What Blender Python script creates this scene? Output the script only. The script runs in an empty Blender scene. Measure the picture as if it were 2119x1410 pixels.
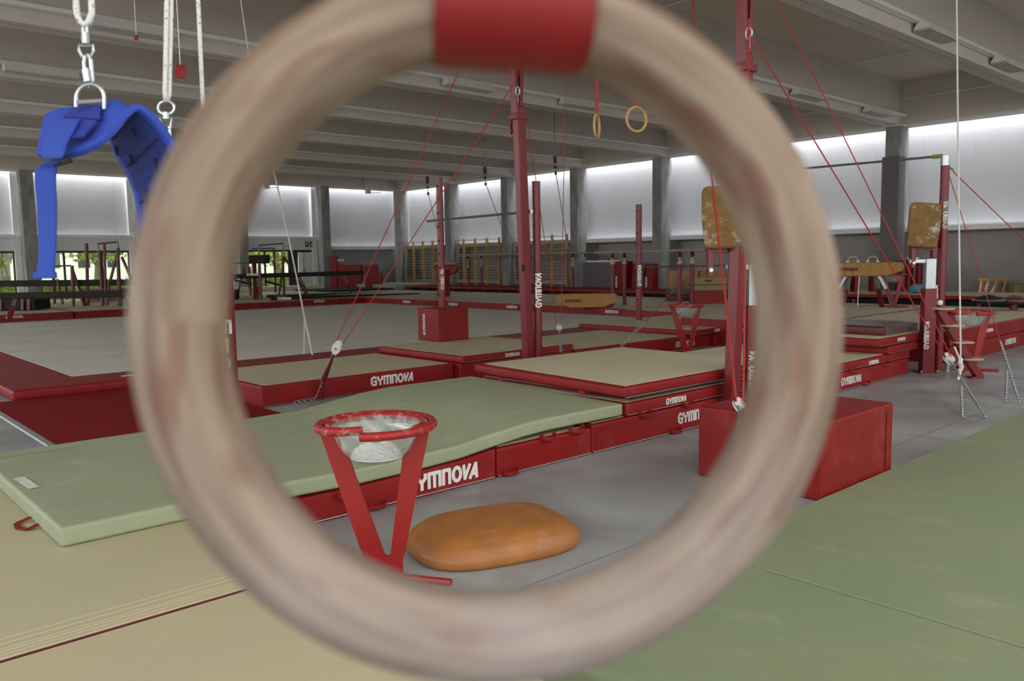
import bpy, math, random
import numpy as np
from mathutils import Vector, Matrix
random.seed(7)
SC = bpy.context.scene
COL = SC.collection
# ------------------------------------------------------------------ camera
F, PITCH, ROLL, YAW, H = 1689.04, 0.0988249575, -0.0157800933, 0.734403591, 1.5
CX, CY = 1059.5, 705.0
cp, sp, cyw, syw = math.cos(PITCH), math.sin(PITCH), math.cos(YAW), math.sin(YAW)
fwd = np.array([cp*syw, cp*cyw, -sp]); right = np.array([cyw, -syw, 0.0]); up = np.cross(right, fwd)
R2 = right*math.cos(ROLL)+up*math.sin(ROLL); U2 = -right*math.sin(ROLL)+up*math.cos(ROLL)
C0 = np.array([0, 0, H])
cd = bpy.data.cameras.new('camera'); cam = bpy.data.objects.new('camera', cd); COL.objects.link(cam)
cam.matrix_world = Matrix(((R2[0], U2[0], -fwd[0], 0), (R2[1], U2[1], -fwd[1], 0), (R2[2], U2[2], -fwd[2], H), (0, 0, 0, 1)))
cd.sensor_width = 36; cd.lens = F*36/2119; cd.clip_start = 0.02; cd.clip_end = 300
cd.dof.use_dof = True; cd.dof.focus_distance = 4.6; cd.dof.aperture_fstop = 7.0
SC.camera = cam
# ------------------------------------------------------------------ light
SC.view_settings.view_transform = 'Standard'; SC.view_settings.look = 'None'
SC.view_settings.exposure = 0.0; SC.view_settings.gamma = 1.0; SC.view_settings.use_curve_mapping = False
w = bpy.data.worlds.new('sky'); SC.world = w; w.use_nodes = True
wn = w.node_tree.nodes; wl = w.node_tree.links
bg = wn['Background']; bg.inputs['Strength'].default_value = 2.6; bg.inputs['Color'].default_value = (0.86, 0.93, 1.0, 1)
def area(name, loc, target, sx, sy, power, col=(1, 1, 1)):
    l = bpy.data.lights.new(name, 'AREA'); l.shape = 'RECTANGLE'; l.size = sx; l.size_y = sy; l.energy = power; l.color = col
    o = bpy.data.objects.new(name, l); COL.objects.link(o); o.location = loc
    d = Vector(target)-Vector(loc); o.rotation_euler = d.to_track_quat('-Z', 'Y').to_euler()
    return o
# daylight falling through the translucent roof slot that runs round the hall
o = area('daylight_roof_slot', (23.70, 11, 5.95), (23.70, 11, 0), 0.34, 46, 1450, (0.84, 0.91, 1.0)); o.rotation_euler = (0, math.radians(14), 0)
o = area('daylight_roof_slot', (7, 34.48, 5.95), (7, 34.48, 0), 33, 0.30, 1080, (0.84, 0.91, 1.0)); o.rotation_euler = (math.radians(-14), 0, 0)
o = area('daylight_roof_slot', (-9.7, 11, 5.03), (-9.7, 11, 0), 0.34, 46, 2300, (0.96, 0.98, 1.0)); o.rotation_euler = (0, math.radians(-25), 0)
# added overhead fill; then daylight inferred from behind the camera, and added side fill
area('unseen_overhead_fill', (4, -5.5, 6.1), (4, -5.5, 0), 24, 8, 1250, (1.0, 0.985, 0.96))  # unseen lamp added to brighten the near floor and mats from above
area('unseen_wall_light', (5, -11.6, 2.9), (5, 8, 1.9), 30, 4.2, 700, (1.0, 0.975, 0.93))
area('unseen_wall_light', (-9.6, 20, 2.9), (6, 20, 1.2), 26, 4.2, 320, (0.97, 0.98, 1.0))  # unseen lamp added along the left wall to lift the far hall

# ------------------------------------------------------------------ geometry from sight lines (design units: metres)
def ray(x, y): return fwd+R2*(x-CX)/F-U2*(y-CY)/F
def Z(x, y, z=0.0): d = ray(x, y); return C0+d*(z-H)/d[2]
def X(x, y, X0): d = ray(x, y); return C0+d*X0/d[0]
def Y(x, y, Y0): d = ray(x, y); return C0+d*Y0/d[1]
def D(x, y, dist): return C0+ray(x, y)*dist
def PX(p):
    v = np.array(p, float)-C0; return CX+F*(v@R2)/(v@fwd), CY-F*(v@U2)/(v@fwd)
V3 = lambda p: np.array(p, float)

# ------------------------------------------------------------------ materials
def lin(c):
    return tuple((x/255/12.92 if x/255 <= .04045 else ((x/255+.055)/1.055)**2.4) for x in c)
MATS = {}
def mat(name, rgb, rough=.6, var=.06, scale=6.0, metal=0.0, bump=0.0, bscale=200.0, spec=.5, rgb2=None, lo=.45, hi=.65, dist=0.0, stretch=(1, 1, 1), chalk=0.0, chscale=3.0, cstretch=(1, 1, 1)):
    m = bpy.data.materials.new(name); m.use_nodes = True; nt = m.node_tree; N = nt.nodes; L = nt.links
    b = N['Principled BSDF']; b.inputs['Roughness'].default_value = rough; b.inputs['Metallic'].default_value = metal
    b.inputs['Specular IOR Level'].default_value = spec
    tc = N.new('ShaderNodeTexCoord'); mp = N.new('ShaderNodeMapping'); mp.inputs['Scale'].default_value = stretch
    L.new(tc.outputs['Object'], mp.inputs['Vector'])
    nz = N.new('ShaderNodeTexNoise'); nz.inputs['Scale'].default_value = scale; nz.inputs['Detail'].default_value = 5; nz.inputs['Distortion'].default_value = dist
    L.new(mp.outputs['Vector'], nz.inputs['Vector'])
    cr = N.new('ShaderNodeValToRGB'); e = cr.color_ramp.elements
    a = lin(rgb); c2 = lin(rgb2) if rgb2 else tuple(min(1, x*(1+var)) for x in a)
    c1 = a if rgb2 else tuple(x*(1-var) for x in a)
    e[0].position = lo if rgb2 else .3; e[1].position = hi if rgb2 else .7
    e[0].color = (*c1, 1); e[1].color = (*c2, 1)
    L.new(nz.outputs['Fac'], cr.inputs['Fac']); src = cr.outputs['Color']
    if chalk:
        n2 = N.new('ShaderNodeTexNoise'); n2.inputs['Scale'].default_value = chscale; n2.inputs['Detail'].default_value = 8; n2.inputs['Roughness'].default_value = .7
        mp2 = N.new('ShaderNodeMapping'); mp2.inputs['Scale'].default_value = cstretch; L.new(tc.outputs['Object'], mp2.inputs['Vector']); L.new(mp2.outputs['Vector'], n2.inputs['Vector'])
        r2 = N.new('ShaderNodeValToRGB'); r2.color_ramp.elements[0].position = .54; r2.color_ramp.elements[1].position = .74
        r2.color_ramp.elements[1].color = (chalk, chalk, chalk, 1)
        mx = N.new('ShaderNodeMixRGB'); mx.inputs['Color2'].default_value = (.62, .61, .58, 1)
        L.new(n2.outputs['Fac'], r2.inputs['Fac']); L.new(r2.outputs['Color'], mx.inputs['Fac']); L.new(src, mx.inputs['Color1']); src = mx.outputs['Color']
    L.new(src, b.inputs['Base Color'])
    if bump:
        n3 = N.new('ShaderNodeTexNoise'); n3.inputs['Scale'].default_value = bscale; n3.inputs['Detail'].default_value = 3
        L.new(tc.outputs['Object'], n3.inputs['Vector'])
        bp = N.new('ShaderNodeBump'); bp.inputs['Strength'].default_value = bump; bp.inputs['Distance'].default_value = .004
        L.new(n3.outputs['Fac'], bp.inputs['Height']); L.new(bp.outputs['Normal'], b.inputs['Normal'])
    MATS[name] = m; return m
M_RED = mat('red_vinyl', (130, 17, 16), .5, .10, 3, bump=.15, bscale=14, chalk=.04, chscale=2.5, spec=.35)
M_REDV = mat('red_vinyl_creased', (122, 15, 13), .5, .12, 3, bump=.9, bscale=5, chalk=.05, chscale=3, spec=.35)
M_REDM = mat('red_painted_steel', (112, 26, 32), .35, .06, 8)
M_REDS = mat('red_lacquer', (142, 22, 20), .42, .06, 8)
M_REDK = mat('red_lacquer_chalky', (150, 26, 26), .5, .06, 8, chalk=.7, chscale=22)
M_REDC = mat('red_carpet', (122, 26, 28), .95, .1, 30, bump=.3, bscale=300, spec=.1)
M_DRED = mat('dark_red_vinyl', (92, 26, 32), .4, .1, 4, bump=.3, bscale=10)
M_CORD = mat('red_cord', (160, 30, 28), .6, .05, 40)
M_TAN = mat('tan_cover', (200, 193, 162), .55, .05, 1.6, bump=.08, bscale=60, chalk=.18, chscale=1.6, cstretch=(1, 3, 1))
M_TAN2 = mat('cream_mat', (180, 174, 146), .6, .05, 1.2, bump=.08, bscale=60, rgb2=(186, 178, 144), lo=.35, hi=.7, chalk=.10, chscale=3, cstretch=(1, 3, 1))
M_GRN = mat('green_cover', (150, 159, 130), .6, .05, 1.5, bump=.1, bscale=80, chalk=.35, chscale=2.6, cstretch=(1, 3.5, 1))
M_GRY = mat('grey_carpet', (205, 204, 195), .95, .05, 1.0, bump=.2, bscale=250, spec=.1)
M_CONC = mat('fair_concrete', (148, 147, 144), .8, .1, 4, rgb2=(112, 111, 107), lo=.35, hi=.75, dist=.6, bump=.25, bscale=30, stretch=(1, 1, .35))
M_WALL = mat('grey_blockwork', (158, 154, 152), .85, .05, 3, bump=.1, bscale=40)
M_PANEL = mat('white_panel', (214, 214, 216), .5, .02, 1.2)
M_TRIM = mat('white_trim', (222, 222, 222), .5, .02, 2)
M_CEIL = mat('painted_ceiling', (222, 211, 198), .8, .04, .7)
M_BEAM = mat('painted_beam', (206, 198, 188), .8, .04, 2.0, bump=.08, bscale=20)
M_LAMP = mat('enamel_white', (232, 233, 230), .4, .02, 5)
M_LOUV = mat('louvre_metal', (196, 198, 192), .4, .05, 5, metal=.0)
M_BLK = mat('black_fabric', (22, 22, 25), .8, .1, 8)
M_DBRN = mat('brown_suede', (36, 29, 22), .85, .08, 6)
M_GALV = mat('galvanised_steel', (178, 186, 190), .32, .06, 20, metal=.85)
M_STEEL = mat('brushed_steel', (120, 122, 120), .35, .05, 20, metal=.8)
M_WHT = mat('white_plastic', (222, 222, 218), .35, .02, 10)
M_ROPE = mat('white_rope', (214, 214, 210), .8, .06, 150, bump=.6, bscale=500, rgb2=(120, 132, 168), lo=.60, hi=.64)
M_WOOD = mat('pale_wood', (196, 160, 106), .5, .1, 10, stretch=(1, 1, .2), rgb2=(182, 142, 88), lo=.3, hi=.7)
M_WOODG = mat('grey_fibreglass_rail', (140, 128, 116), .5, .1, 8)
M_BEIGE = mat('beige_tread', (170, 156, 128), .6, .05, 10)
M_SUEDE = mat('tan_suede', (168, 128, 74), .75, .1, 7, bump=.2, bscale=120, rgb2=(152, 112, 60), lo=.35, hi=.7)
M_CHALKY = mat('chalked_suede', (124, 94, 46), .8, .1, 9, bump=.4, bscale=60, rgb2=(104, 76, 34), lo=.35, hi=.7, chalk=.95, chscale=5.5, cstretch=(1, 1, 1.6))
M_LEATH = mat('brown_leather', (164, 106, 50), .48, .1, 6, bump=.25, bscale=160, rgb2=(140, 88, 42), lo=.3, hi=.75, chalk=.10, chscale=9)
M_OLIVE = mat('olive_foam', (146, 138, 92), .7, .05, 5)
M_ORNG = mat('tan_foam', (164, 128, 92), .7, .05, 5)
M_DGRY = mat('grey_board', (104, 98, 98), .7, .04, 5)
M_BLUE = mat('blue_nylon_padding', (34, 62, 158), .75, .05, 12, bump=.25, bscale=350)
M_BLUEW = mat('blue_webbing', (36, 68, 162), .7, .05, 12, bump=.5, bscale=700)
M_NAVY = mat('navy_lining', (30, 46, 112), .85, .06, 20, bump=.5, bscale=400)
M_BLUED = mat('dark_blue_webbing', (28, 44, 136), .75, .05, 12, bump=.5, bscale=600)
M_DGRN = mat('dark_green_vinyl', (72, 88, 64), .6, .05, 5)
M_TEAL = mat('teal_foam', (70, 160, 182), .6, .05, 5)
M_FRAME = mat('anthracite_frame', (44, 48, 50), .5, .05, 6)
M_DOOR = mat('pale_door', (206, 212, 200), .6, .03, 3)
M_GREEN = mat('sign_green', (16, 92, 74), .5, .03, 5)
M_CHALK = mat('white_chalk', (236, 236, 236), .95, .03, 40, bump=1, bscale=90)
M_GRASS = mat('lawn', (150, 170, 70), .9, .2, 1.2, rgb2=(196, 200, 90))
M_HEDGE = mat('hedge_leaf', (104, 120, 58), .8, .25, 3, rgb2=(150, 156, 78))
M_LEAF = mat('autumn_leaf', (118, 138, 50), .8, .3, 1.3, rgb2=(206, 206, 80), lo=.4, hi=.6)
M_BARK = mat('bark', (126, 116, 98), .9, .15, 6)
M_HOUSE = mat('render_white', (238, 232, 224), .8, .03, 2)
M_ROOF = mat('roof_red', (190, 66, 60), .8, .1, 2)
M_YEL = mat('yellow_rubber', (136, 130, 62), .5, .05, 5)
def floor_mat():
    m = mat('polished_concrete', (160, 166, 166), .4, .1, 1.1, rgb2=(122, 118, 122), lo=.3, hi=.75, dist=.7, bump=.03, bscale=9, spec=.45, chalk=.22, chscale=1.7)
    return m
M_FLOOR = floor_mat()
def tatami_mat():
    m = mat('tatami_green', (122, 136, 106), .62, .05, 1.4, rgb2=(130, 140, 108), lo=.35, hi=.65, chalk=.16, chscale=2.6, cstretch=(1.5, 1, 1))
    nt = m.node_tree; N = nt.nodes; L = nt.links; b = N['Principled BSDF']
    tc = N.new('ShaderNodeTexCoord'); ck = N.new('ShaderNodeTexChecker'); ck.inputs['Scale'].default_value = 170
    L.new(tc.outputs['Object'], ck.inputs['Vector'])
    bp = N.new('ShaderNodeBump'); bp.inputs['Strength'].default_value = .35; bp.inputs['Distance'].default_value = .002
    L.new(ck.outputs['Fac'], bp.inputs['Height']); L.new(bp.outputs['Normal'], b.inputs['Normal'])
    return m
M_TAT = tatami_mat()
def glass(name, tint=(1, 1, 1), rough=0.0, mixv=.9, dusty=0.0):
    m = bpy.data.materials.new(name); m.use_nodes = True; nt = m.node_tree; N = nt.nodes; L = nt.links
    N.remove(N['Principled BSDF']); out = N['Material Output']
    t = N.new('ShaderNodeBsdfTransparent'); t.inputs['Color'].default_value = (*tint, 1)
    g = N.new('ShaderNodeBsdfGlossy'); g.inputs['Roughness'].default_value = rough
    lw = N.new('ShaderNodeLayerWeight'); lw.inputs['Blend'].default_value = .35; pw = N.new('ShaderNodeMath'); pw.operation = 'POWER'; pw.inputs[1].default_value = 3.0; L.new(lw.outputs['Facing'], pw.inputs[0])
    fr = N.new('ShaderNodeMapRange'); fr.inputs['To Min'].default_value = .035; fr.inputs['To Max'].default_value = .40; L.new(pw.outputs[0], fr.inputs['Value'])
    mx = N.new('ShaderNodeMixShader'); L.new(fr.outputs[0], mx.inputs['Fac']); L.new(t.outputs[0], mx.inputs[1]); L.new(g.outputs[0], mx.inputs[2])
    last = mx
    if dusty:
        d = N.new('ShaderNodeBsdfDiffuse'); d.inputs['Color'].default_value = (.85, .85, .85, 1)
        nz = N.new('ShaderNodeTexNoise'); nz.inputs['Scale'].default_value = 26; nz.inputs['Detail'].default_value = 8
        tc = N.new('ShaderNodeTexCoord'); L.new(tc.outputs['Object'], nz.inputs['Vector'])
        mr = N.new('ShaderNodeMapRange'); mr.inputs['From Min'].default_value = .45; mr.inputs['From Max'].default_value = .8; mr.inputs['To Min'].default_value = dusty*.45; mr.inputs['To Max'].default_value = dusty*2.0
        L.new(nz.outputs['Fac'], mr.inputs['Value'])
        m2 = N.new('ShaderNodeMixShader'); L.new(mr.outputs[0], m2.inputs['Fac']); L.new(mx.outputs[0], m2.inputs[1]); L.new(d.outputs[0], m2.inputs[2]); last = m2
    L.new(last.outputs[0], out.inputs['Surface']); return m
M_GLASS = glass('window_glass', (.93, .97, .95))
M_BOWL = glass('clear_plastic_bowl', (.92, .95, .94), .12, dusty=.18)
M_WRAP = glass('clear_plastic_wrap', (.80, .78, .82), .2, dusty=.08)
def ring_wood():
    m = bpy.data.materials.new('laminated_beech'); m.use_nodes = True; nt = m.node_tree; N = nt.nodes; L = nt.links
    b = N['Principled BSDF']; b.inputs['Roughness'].default_value = .6
    tc = N.new('ShaderNodeTexCoord'); sx = N.new('ShaderNodeSeparateXYZ'); L.new(tc.outputs['Object'], sx.inputs[0])
    at = N.new('ShaderNodeMath'); at.operation = 'ARCTAN2'; L.new(sx.outputs['Y'], at.inputs[0]); L.new(sx.outputs['X'], at.inputs[1])
    p = N.new('ShaderNodeVectorMath'); p.operation = 'LENGTH'
    cb0 = N.new('ShaderNodeCombineXYZ'); L.new(sx.outputs['X'], cb0.inputs[0]); L.new(sx.outputs['Y'], cb0.inputs[1]); L.new(cb0.outputs[0], p.inputs[0])
    def mul(s, k):
        q = N.new('ShaderNodeMath'); q.operation = 'MULTIPLY'; q.inputs[1].default_value = k; L.new(s, q.inputs[0]); return q.outputs[0]
    cb = N.new('ShaderNodeCombineXYZ'); L.new(mul(p.outputs['Value'], 210), cb.inputs[0]); L.new(mul(at.outputs[0], 1.1), cb.inputs[1]); L.new(mul(sx.outputs['Z'], 60), cb.inputs[2])
    nz = N.new('ShaderNodeTexNoise'); nz.inputs['Scale'].default_value = 1.0; nz.inputs['Detail'].default_value = 3; L.new(cb.outputs[0], nz.inputs['Vector'])
    cr = N.new('ShaderNodeValToRGB'); e = cr.color_ramp.elements
    e[0].position = .30; e[0].color = (*lin((92, 68, 52)), 1); e[1].position = .62; e[1].color = (*lin((134, 118, 101)), 1)
    q = e.new(.45); q.color = (*lin((114, 97, 80)), 1)
    L.new(nz.outputs['Fac'], cr.inputs['Fac'])
    cb2 = N.new('ShaderNodeCombineXYZ'); L.new(mul(p.outputs['Value'], 120), cb2.inputs[0]); L.new(mul(at.outputs[0], 2.6), cb2.inputs[1]); L.new(mul(sx.outputs['Z'], 60), cb2.inputs[2])
    n2 = N.new('ShaderNodeTexNoise'); n2.inputs['Scale'].default_value = 1.0; n2.inputs['Detail'].default_value = 1; L.new(cb2.outputs[0], n2.inputs['Vector'])
    r2 = N.new('ShaderNodeValToRGB'); r2.color_ramp.elements[0].position = .54; r2.color_ramp.elements[1].position = .68; r2.color_ramp.elements[1].color = (.6, .6, .6, 1)
    L.new(n2.outputs['Fac'], r2.inputs['Fac'])
    mx = N.new('ShaderNodeMixRGB'); mx.inputs['Color2'].default_value = (*lin((96, 54, 38)), 1)
    L.new(r2.outputs['Color'], mx.inputs['Fac']); L.new(cr.outputs['Color'], mx.inputs['Color1'])
    # worn-in chalk on the grip (lower part of the ring)
    mr = N.new('ShaderNodeMapRange'); mr.inputs['From Min'].default_value = -.02; mr.inputs['From Max'].default_value = -.12; mr.inputs['To Min'].default_value = 0; mr.inputs['To Max'].default_value = .75
    L.new(sx.outputs['Y'], mr.inputs['Value'])
    n3 = N.new('ShaderNodeTexNoise'); n3.inputs['Scale'].default_value = 34; n3.inputs['Detail'].default_value = 2; L.new(tc.outputs['Object'], n3.inputs['Vector'])
    ml = N.new('ShaderNodeMath'); ml.operation = 'MULTIPLY'; L.new(mr.outputs[0], ml.inputs[0]); L.new(n3.outputs['Fac'], ml.inputs[1])
    m3 = N.new('ShaderNodeMixRGB'); m3.inputs['Color2'].default_value = (*lin((160, 154, 156)), 1)
    L.new(ml.outputs[0], m3.inputs['Fac']); L.new(mx.outputs['Color'], m3.inputs['Color1']); L.new(m3.outputs['Color'], b.inputs['Base Color'])
    return m
M_RING = ring_wood()

# ------------------------------------------------------------------ mesh builder
class MB:
    def __init__(s): s.v = []; s.f = []
    def add(s, vs, fs):
        n = len(s.v); s.v += [tuple(map(float, p)) for p in vs]; s.f += [tuple(n+i for i in f) for f in fs]; return s
    def box(s, x0, x1, y0, y1, z0, z1):
        return s.add([(x0, y0, z0), (x1, y0, z0), (x1, y1, z0), (x0, y1, z0), (x0, y0, z1), (x1, y0, z1), (x1, y1, z1), (x0, y1, z1)],
                     [(0, 3, 2, 1), (4, 5, 6, 7), (0, 1, 5, 4), (1, 2, 6, 5), (2, 3, 7, 6), (3, 0, 4, 7)])
    def hexa(s, b, t):
        return s.add(list(b)+list(t), [(0, 3, 2, 1), (4, 5, 6, 7), (0, 1, 5, 4), (1, 2, 6, 5), (2, 3, 7, 6), (3, 0, 4, 7)])
    def beam(s, p, q, w, h, upv=(0, 0, 1), w2=None, h2=None):
        p, q = V3(p), V3(q); d = q-p; d /= np.linalg.norm(d); u = V3(upv); sx = np.cross(d, u)
        if np.linalg.norm(sx) < 1e-4: sx = np.cross(d, V3((1, 0, 0)))
        sx /= np.linalg.norm(sx); u = np.cross(sx, d); w2 = w2 or w; h2 = h2 or h
        b = [p-sx*w/2-u*h/2, p+sx*w/2-u*h/2, p+sx*w/2+u*h/2, p-sx*w/2+u*h/2]
        t = [q-sx*w2/2-u*h2/2, q+sx*w2/2-u*h2/2, q+sx*w2/2+u*h2/2, q-sx*w2/2+u*h2/2]
        return s.hexa(b, t)
    def tube(s, pts, r, n=8, closed=False, caps=True):
        pts = [V3(p) for p in pts]; m = len(pts); rs = r if isinstance(r, (list, tuple)) else [r]*m
        base = len(s.v); prev = None
        for i in range(m):
            a = pts[(i-1) % m] if (i > 0 or closed) else pts[i]; b = pts[(i+1) % m] if (i < m-1 or closed) else pts[i]
            d = b-a; d /= max(np.linalg.norm(d), 1e-9)
            if prev is None:
                ref = V3((0, 0, 1)) if abs(d[2]) < .9 else V3((1, 0, 0)); n1 = np.cross(d, ref)
            else: n1 = prev-d*(prev@d)
            n1 /= np.linalg.norm(n1); prev = n1; n2 = np.cross(d, n1)
            for k in range(n):
                t = 2*math.pi*k/n; s.v.append(tuple(pts[i]+rs[i]*(n1*math.cos(t)+n2*math.sin(t))))
        for i in range(m if closed else m-1):
            a = base+i*n; b = base+((i+1) % m)*n
            for k in range(n): s.f.append((a+k, a+(k+1) % n, b+(k+1) % n, b+k))
        if not closed and caps:
            s.f.append(tuple(base+k for k in range(n-1, -1, -1))); s.f.append(tuple(base+(m-1)*n+k for k in range(n)))
        return s
    def lathe(s, prof, c, n=24, axis=None):
        c = V3(c); base = len(s.v); m = len(prof)
        for r, z in prof:
            for k in range(n):
                t = 2*math.pi*k/n; s.v.append(tuple(c+V3((r*math.cos(t), r*math.sin(t), z))))
        for i in range(m-1):
            for k in range(n): s.f.append((base+i*n+k, base+i*n+(k+1) % n, base+(i+1)*n+(k+1) % n, base+(i+1)*n+k))
        return s
    def prism(s, poly, vec):
        poly = [V3(p) for p in poly]; vec = V3(vec); n = len(poly); base = len(s.v)
        s.v += [tuple(p) for p in poly]+[tuple(p+vec) for p in poly]
        s.f.append(tuple(base+i for i in range(n-1, -1, -1))); s.f.append(tuple(base+n+i for i in range(n)))
        for i in range(n): j = (i+1) % n; s.f.append((base+i, base+j, base+n+j, base+n+i))
        return s
    def grid(s, fn, nu, nv):
        base = len(s.v)
        for i in range(nu+1):
            for j in range(nv+1): s.v.append(tuple(fn(i/nu, j/nv)))
        for i in range(nu):
            for j in range(nv):
                a = base+i*(nv+1)+j; s.f.append((a, a+nv+1, a+nv+2, a+1))
        return s
    def mesh(s, name, off=(0, 0, 0), smooth=False):
        me = bpy.data.meshes.new(name); o = V3(off)
        me.from_pydata([tuple(V3(p)-o) for p in s.v], [], s.f); me.update()
        if smooth: me.polygons.foreach_set('use_smooth', [True]*len(me.polygons))
        return me
ORG = {}
def tag(o, label=None, cat=None, group=None, kind=None):
    if label: o['label'] = label
    if cat: o['category'] = cat
    if group: o['group'] = group
    if kind: o['kind'] = kind
    return o
def finish(o, me, material, parent, bev, smooth, solid, sub, seg=2):
    if material: me.materials.append(material)
    if solid:
        md = o.modifiers.new('thick', 'SOLIDIFY'); md.thickness = solid; md.offset = 0
    if sub:
        md = o.modifiers.new('sub', 'SUBSURF'); md.levels = sub; md.render_levels = sub
    if bev:
        md = o.modifiers.new('bevel', 'BEVEL'); md.width = bev; md.segments = seg; md.limit_method = 'ANGLE'; md.angle_limit = .6
        me.polygons.foreach_set('use_smooth', [True]*len(me.polygons))
        md = o.modifiers.new('wn', 'WEIGHTED_NORMAL')
def part(name, mb, material, parent=None, label=None, bev=0, smooth=False, solid=0, sub=0, local=False, kind=None, org=None, seg=2):
    if parent is not None and not local: org = ORG.get(parent.name, (0, 0, 0))
    if org is None: org = (0, 0, 0)
    me = mb.mesh(name, (0, 0, 0) if local else org, smooth)
    o = bpy.data.objects.new(name, me); COL.objects.link(o)
    if parent is not None: o.parent = parent; ORG[o.name] = org
    elif not local: o.location = tuple(org); ORG[o.name] = org
    finish(o, me, material, parent, bev, smooth, solid, sub, seg)
    return tag(o, label, kind=kind)
def thing(name, loc, label, cat, group=None):
    o = bpy.data.objects.new(name, None); COL.objects.link(o); o.location = tuple(map(float, loc)); o.empty_display_size = .1
    ORG[o.name] = V3(loc); return tag(o, label, cat, group)
def struct(name, mb, material, parent=None, **k):
    o = part(name, mb, material, parent, **k)
    if parent is None: o['kind'] = 'structure'
    return o
def inst(name, me, parent, mw):          # mesh-sharing part placed by a world matrix
    o = bpy.data.objects.new(name, me); COL.objects.link(o); o.parent = parent
    org = Matrix.Translation(-Vector(tuple(ORG[parent.name]))); o.matrix_basis = org @ mw; ORG[o.name] = ORG[parent.name]; return o
def copy_tree(o, parent=None):
    c = o.copy(); COL.objects.link(c)
    if parent is not None: c.parent = parent
    for ch in o.children: copy_tree(ch, c)
    return c

# ------------------------------------------------------------------ lettering of the maker's mark, drawn with thick strokes
def strokes(mb, pl, x, wd=.23, closed=False):
    pts = [np.array(p, float) for p in pl]
    if closed: pts = pts+[pts[0]]
    for a, b in zip(pts[:-1], pts[1:]):
        d = b-a; l = np.linalg.norm(d); d /= l; n = np.array([-d[1], d[0]])*wd/2; e = d*wd*.33
        q = [a-e-n, b+e-n, b+e+n, a-e+n]
        mb.add([(x+p[0], p[1], 0) for p in q]+[(x+p[0], p[1], .03) for p in q], [(3, 2, 1, 0), (4, 5, 6, 7), (0, 1, 5, 4), (1, 2, 6, 5), (2, 3, 7, 6), (3, 0, 4, 7)])
oval = [(.4+.3*math.cos(t), .5+.42*math.sin(t)) for t in [i*math.pi/6 for i in range(12)]]
GLY = {'G': ([[(.68, .80), (.55, .92), (.3, .92), (.12, .72), (.12, .28), (.3, .08), (.62, .08), (.70, .2), (.70, .46), (.46, .46)]], .86),
       'Y': ([[(.1, .92), (.1, .70), (.36, .46), (.62, .70), (.62, .92)], [(.36, .46), (.36, .06)]], .80),
       'M': ([[(.1, .06), (.1, .90), (.92, .90), (.92, .06)], [(.51, .9), (.51, .06)]], 1.10),
       'N': ([[(.1, .06), (.1, .90), (.58, .90), (.58, .06)]], .76),
       'O': ([oval+[oval[0]]], .86),
       'V': ([[(.1, .92), (.18, .10), (.58, .92)]], .58),
       'A': ([[(.02, .06), (.50, .92), (.56, .06)], [(.2, .30), (.54, .30)]], .72)}
def word(txt):
    mb = MB(); x = 0
    for c in txt:
        pl, adv = GLY[c]
        for p in pl: strokes(mb, p, x)
        x += adv
    me = mb.mesh('lettering'); me.materials.append(M_WHT); return me, x
LOGO, LW = word('GYMNOVA')
LOGOR, _ = word('GYMNOVA'); LOGOR.materials.clear(); LOGOR.materials.append(M_RED)
def logo(parent, p, rvec, uvec, h, me=None, gap=.004):
    r = Vector(tuple(V3(rvec))).normalized(); u = Vector(tuple(V3(uvec))).normalized(); n = r.cross(u)
    p = Vector(tuple(V3(p)))+n*gap
    m = Matrix(((r.x*h, u.x*h, n.x*h, p.x), (r.y*h, u.y*h, n.y*h, p.y), (r.z*h, u.z*h, n.z*h, p.z), (0, 0, 0, 1)))
    host = [c for c in parent.children if c.name.split('.')[0] in ('cover', 'border', 'padded_body', 'beam_body', 'lower_column')]
    return inst('lettering', me or LOGO, host[0] if host else parent, m)

# ================================================================== THE HALL
XR, YB, ZC, ZS = 23.5, 34.3, 5.0, 6.15
fl = struct('floor', MB().box(-10, 24.3, -12, 34.9, -.12, 0), M_FLOOR)
jb = MB()
for x in (-2.9, 6.9, 10.9, 14.9): jb.box(x-.002, x+.002, -12, 34.3, .0002, .0012)
for y in (2.66, -3, 8.4, 14): jb.box(-10, 24, y-.002, y+.002, .0002, .0012)
part('floor_joint', jb, M_DGRY, fl, kind='stuff')
cl = struct('ceiling', MB().box(-10, 24.3, -12, 34.9, 6.22, 6.4), M_CEIL)
PC = {}
BY = [1.97+3.97*k for k in range(9)]       # beam axes
for k in range(8):
    y0, y1 = BY[k]+.2, BY[k+1]-.2
    for i in range(10):
        x0 = -.6+2.41*i
        key = 'p'
        if key not in PC:
            me = MB().box(0, 2.403, 0, 3.56, 0, .07).mesh('ceiling_panel'); me.materials.append(M_CEIL); PC[key] = me
        inst('ceiling_panel', PC[key], cl, Matrix.Translation((x0, y0+.005, ZS)))
        if i > 0 and k > 0 and i % 3 == 2:
            part('conduit', MB().tube([(x0+1.2, y0, ZS-.03), (x0+1.2, y1, ZS-.03)], .016, 5), M_LAMP, cl)
bm = MB().box(-10, XR, -.2, .2, ZC, ZS+.07).mesh('beam'); bm.materials.append(M_BEAM)
tm = MB().box(-10, XR, -.34, -.22, 5.20, 5.26).mesh('cable_tray'); tm.materials.append(M_LAMP)
gm = MB().box(-10, XR, -.03, -.01, 4.996, 5.0).mesh('beam_groove'); gm.materials.append(M_WALL)
for yb in BY[:8]:
    inst('beam', bm, cl, Matrix.Translation((0, yb, 0))); inst('cable_tray', tm, cl, Matrix.Translation((0, yb, 0))); inst('beam_groove', gm, cl, Matrix.Translation((0, yb, 0)))
part('edge_beam', MB().box(XR-.25, XR, -12, YB, ZC, ZS+.07), M_BEAM, cl)
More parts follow.
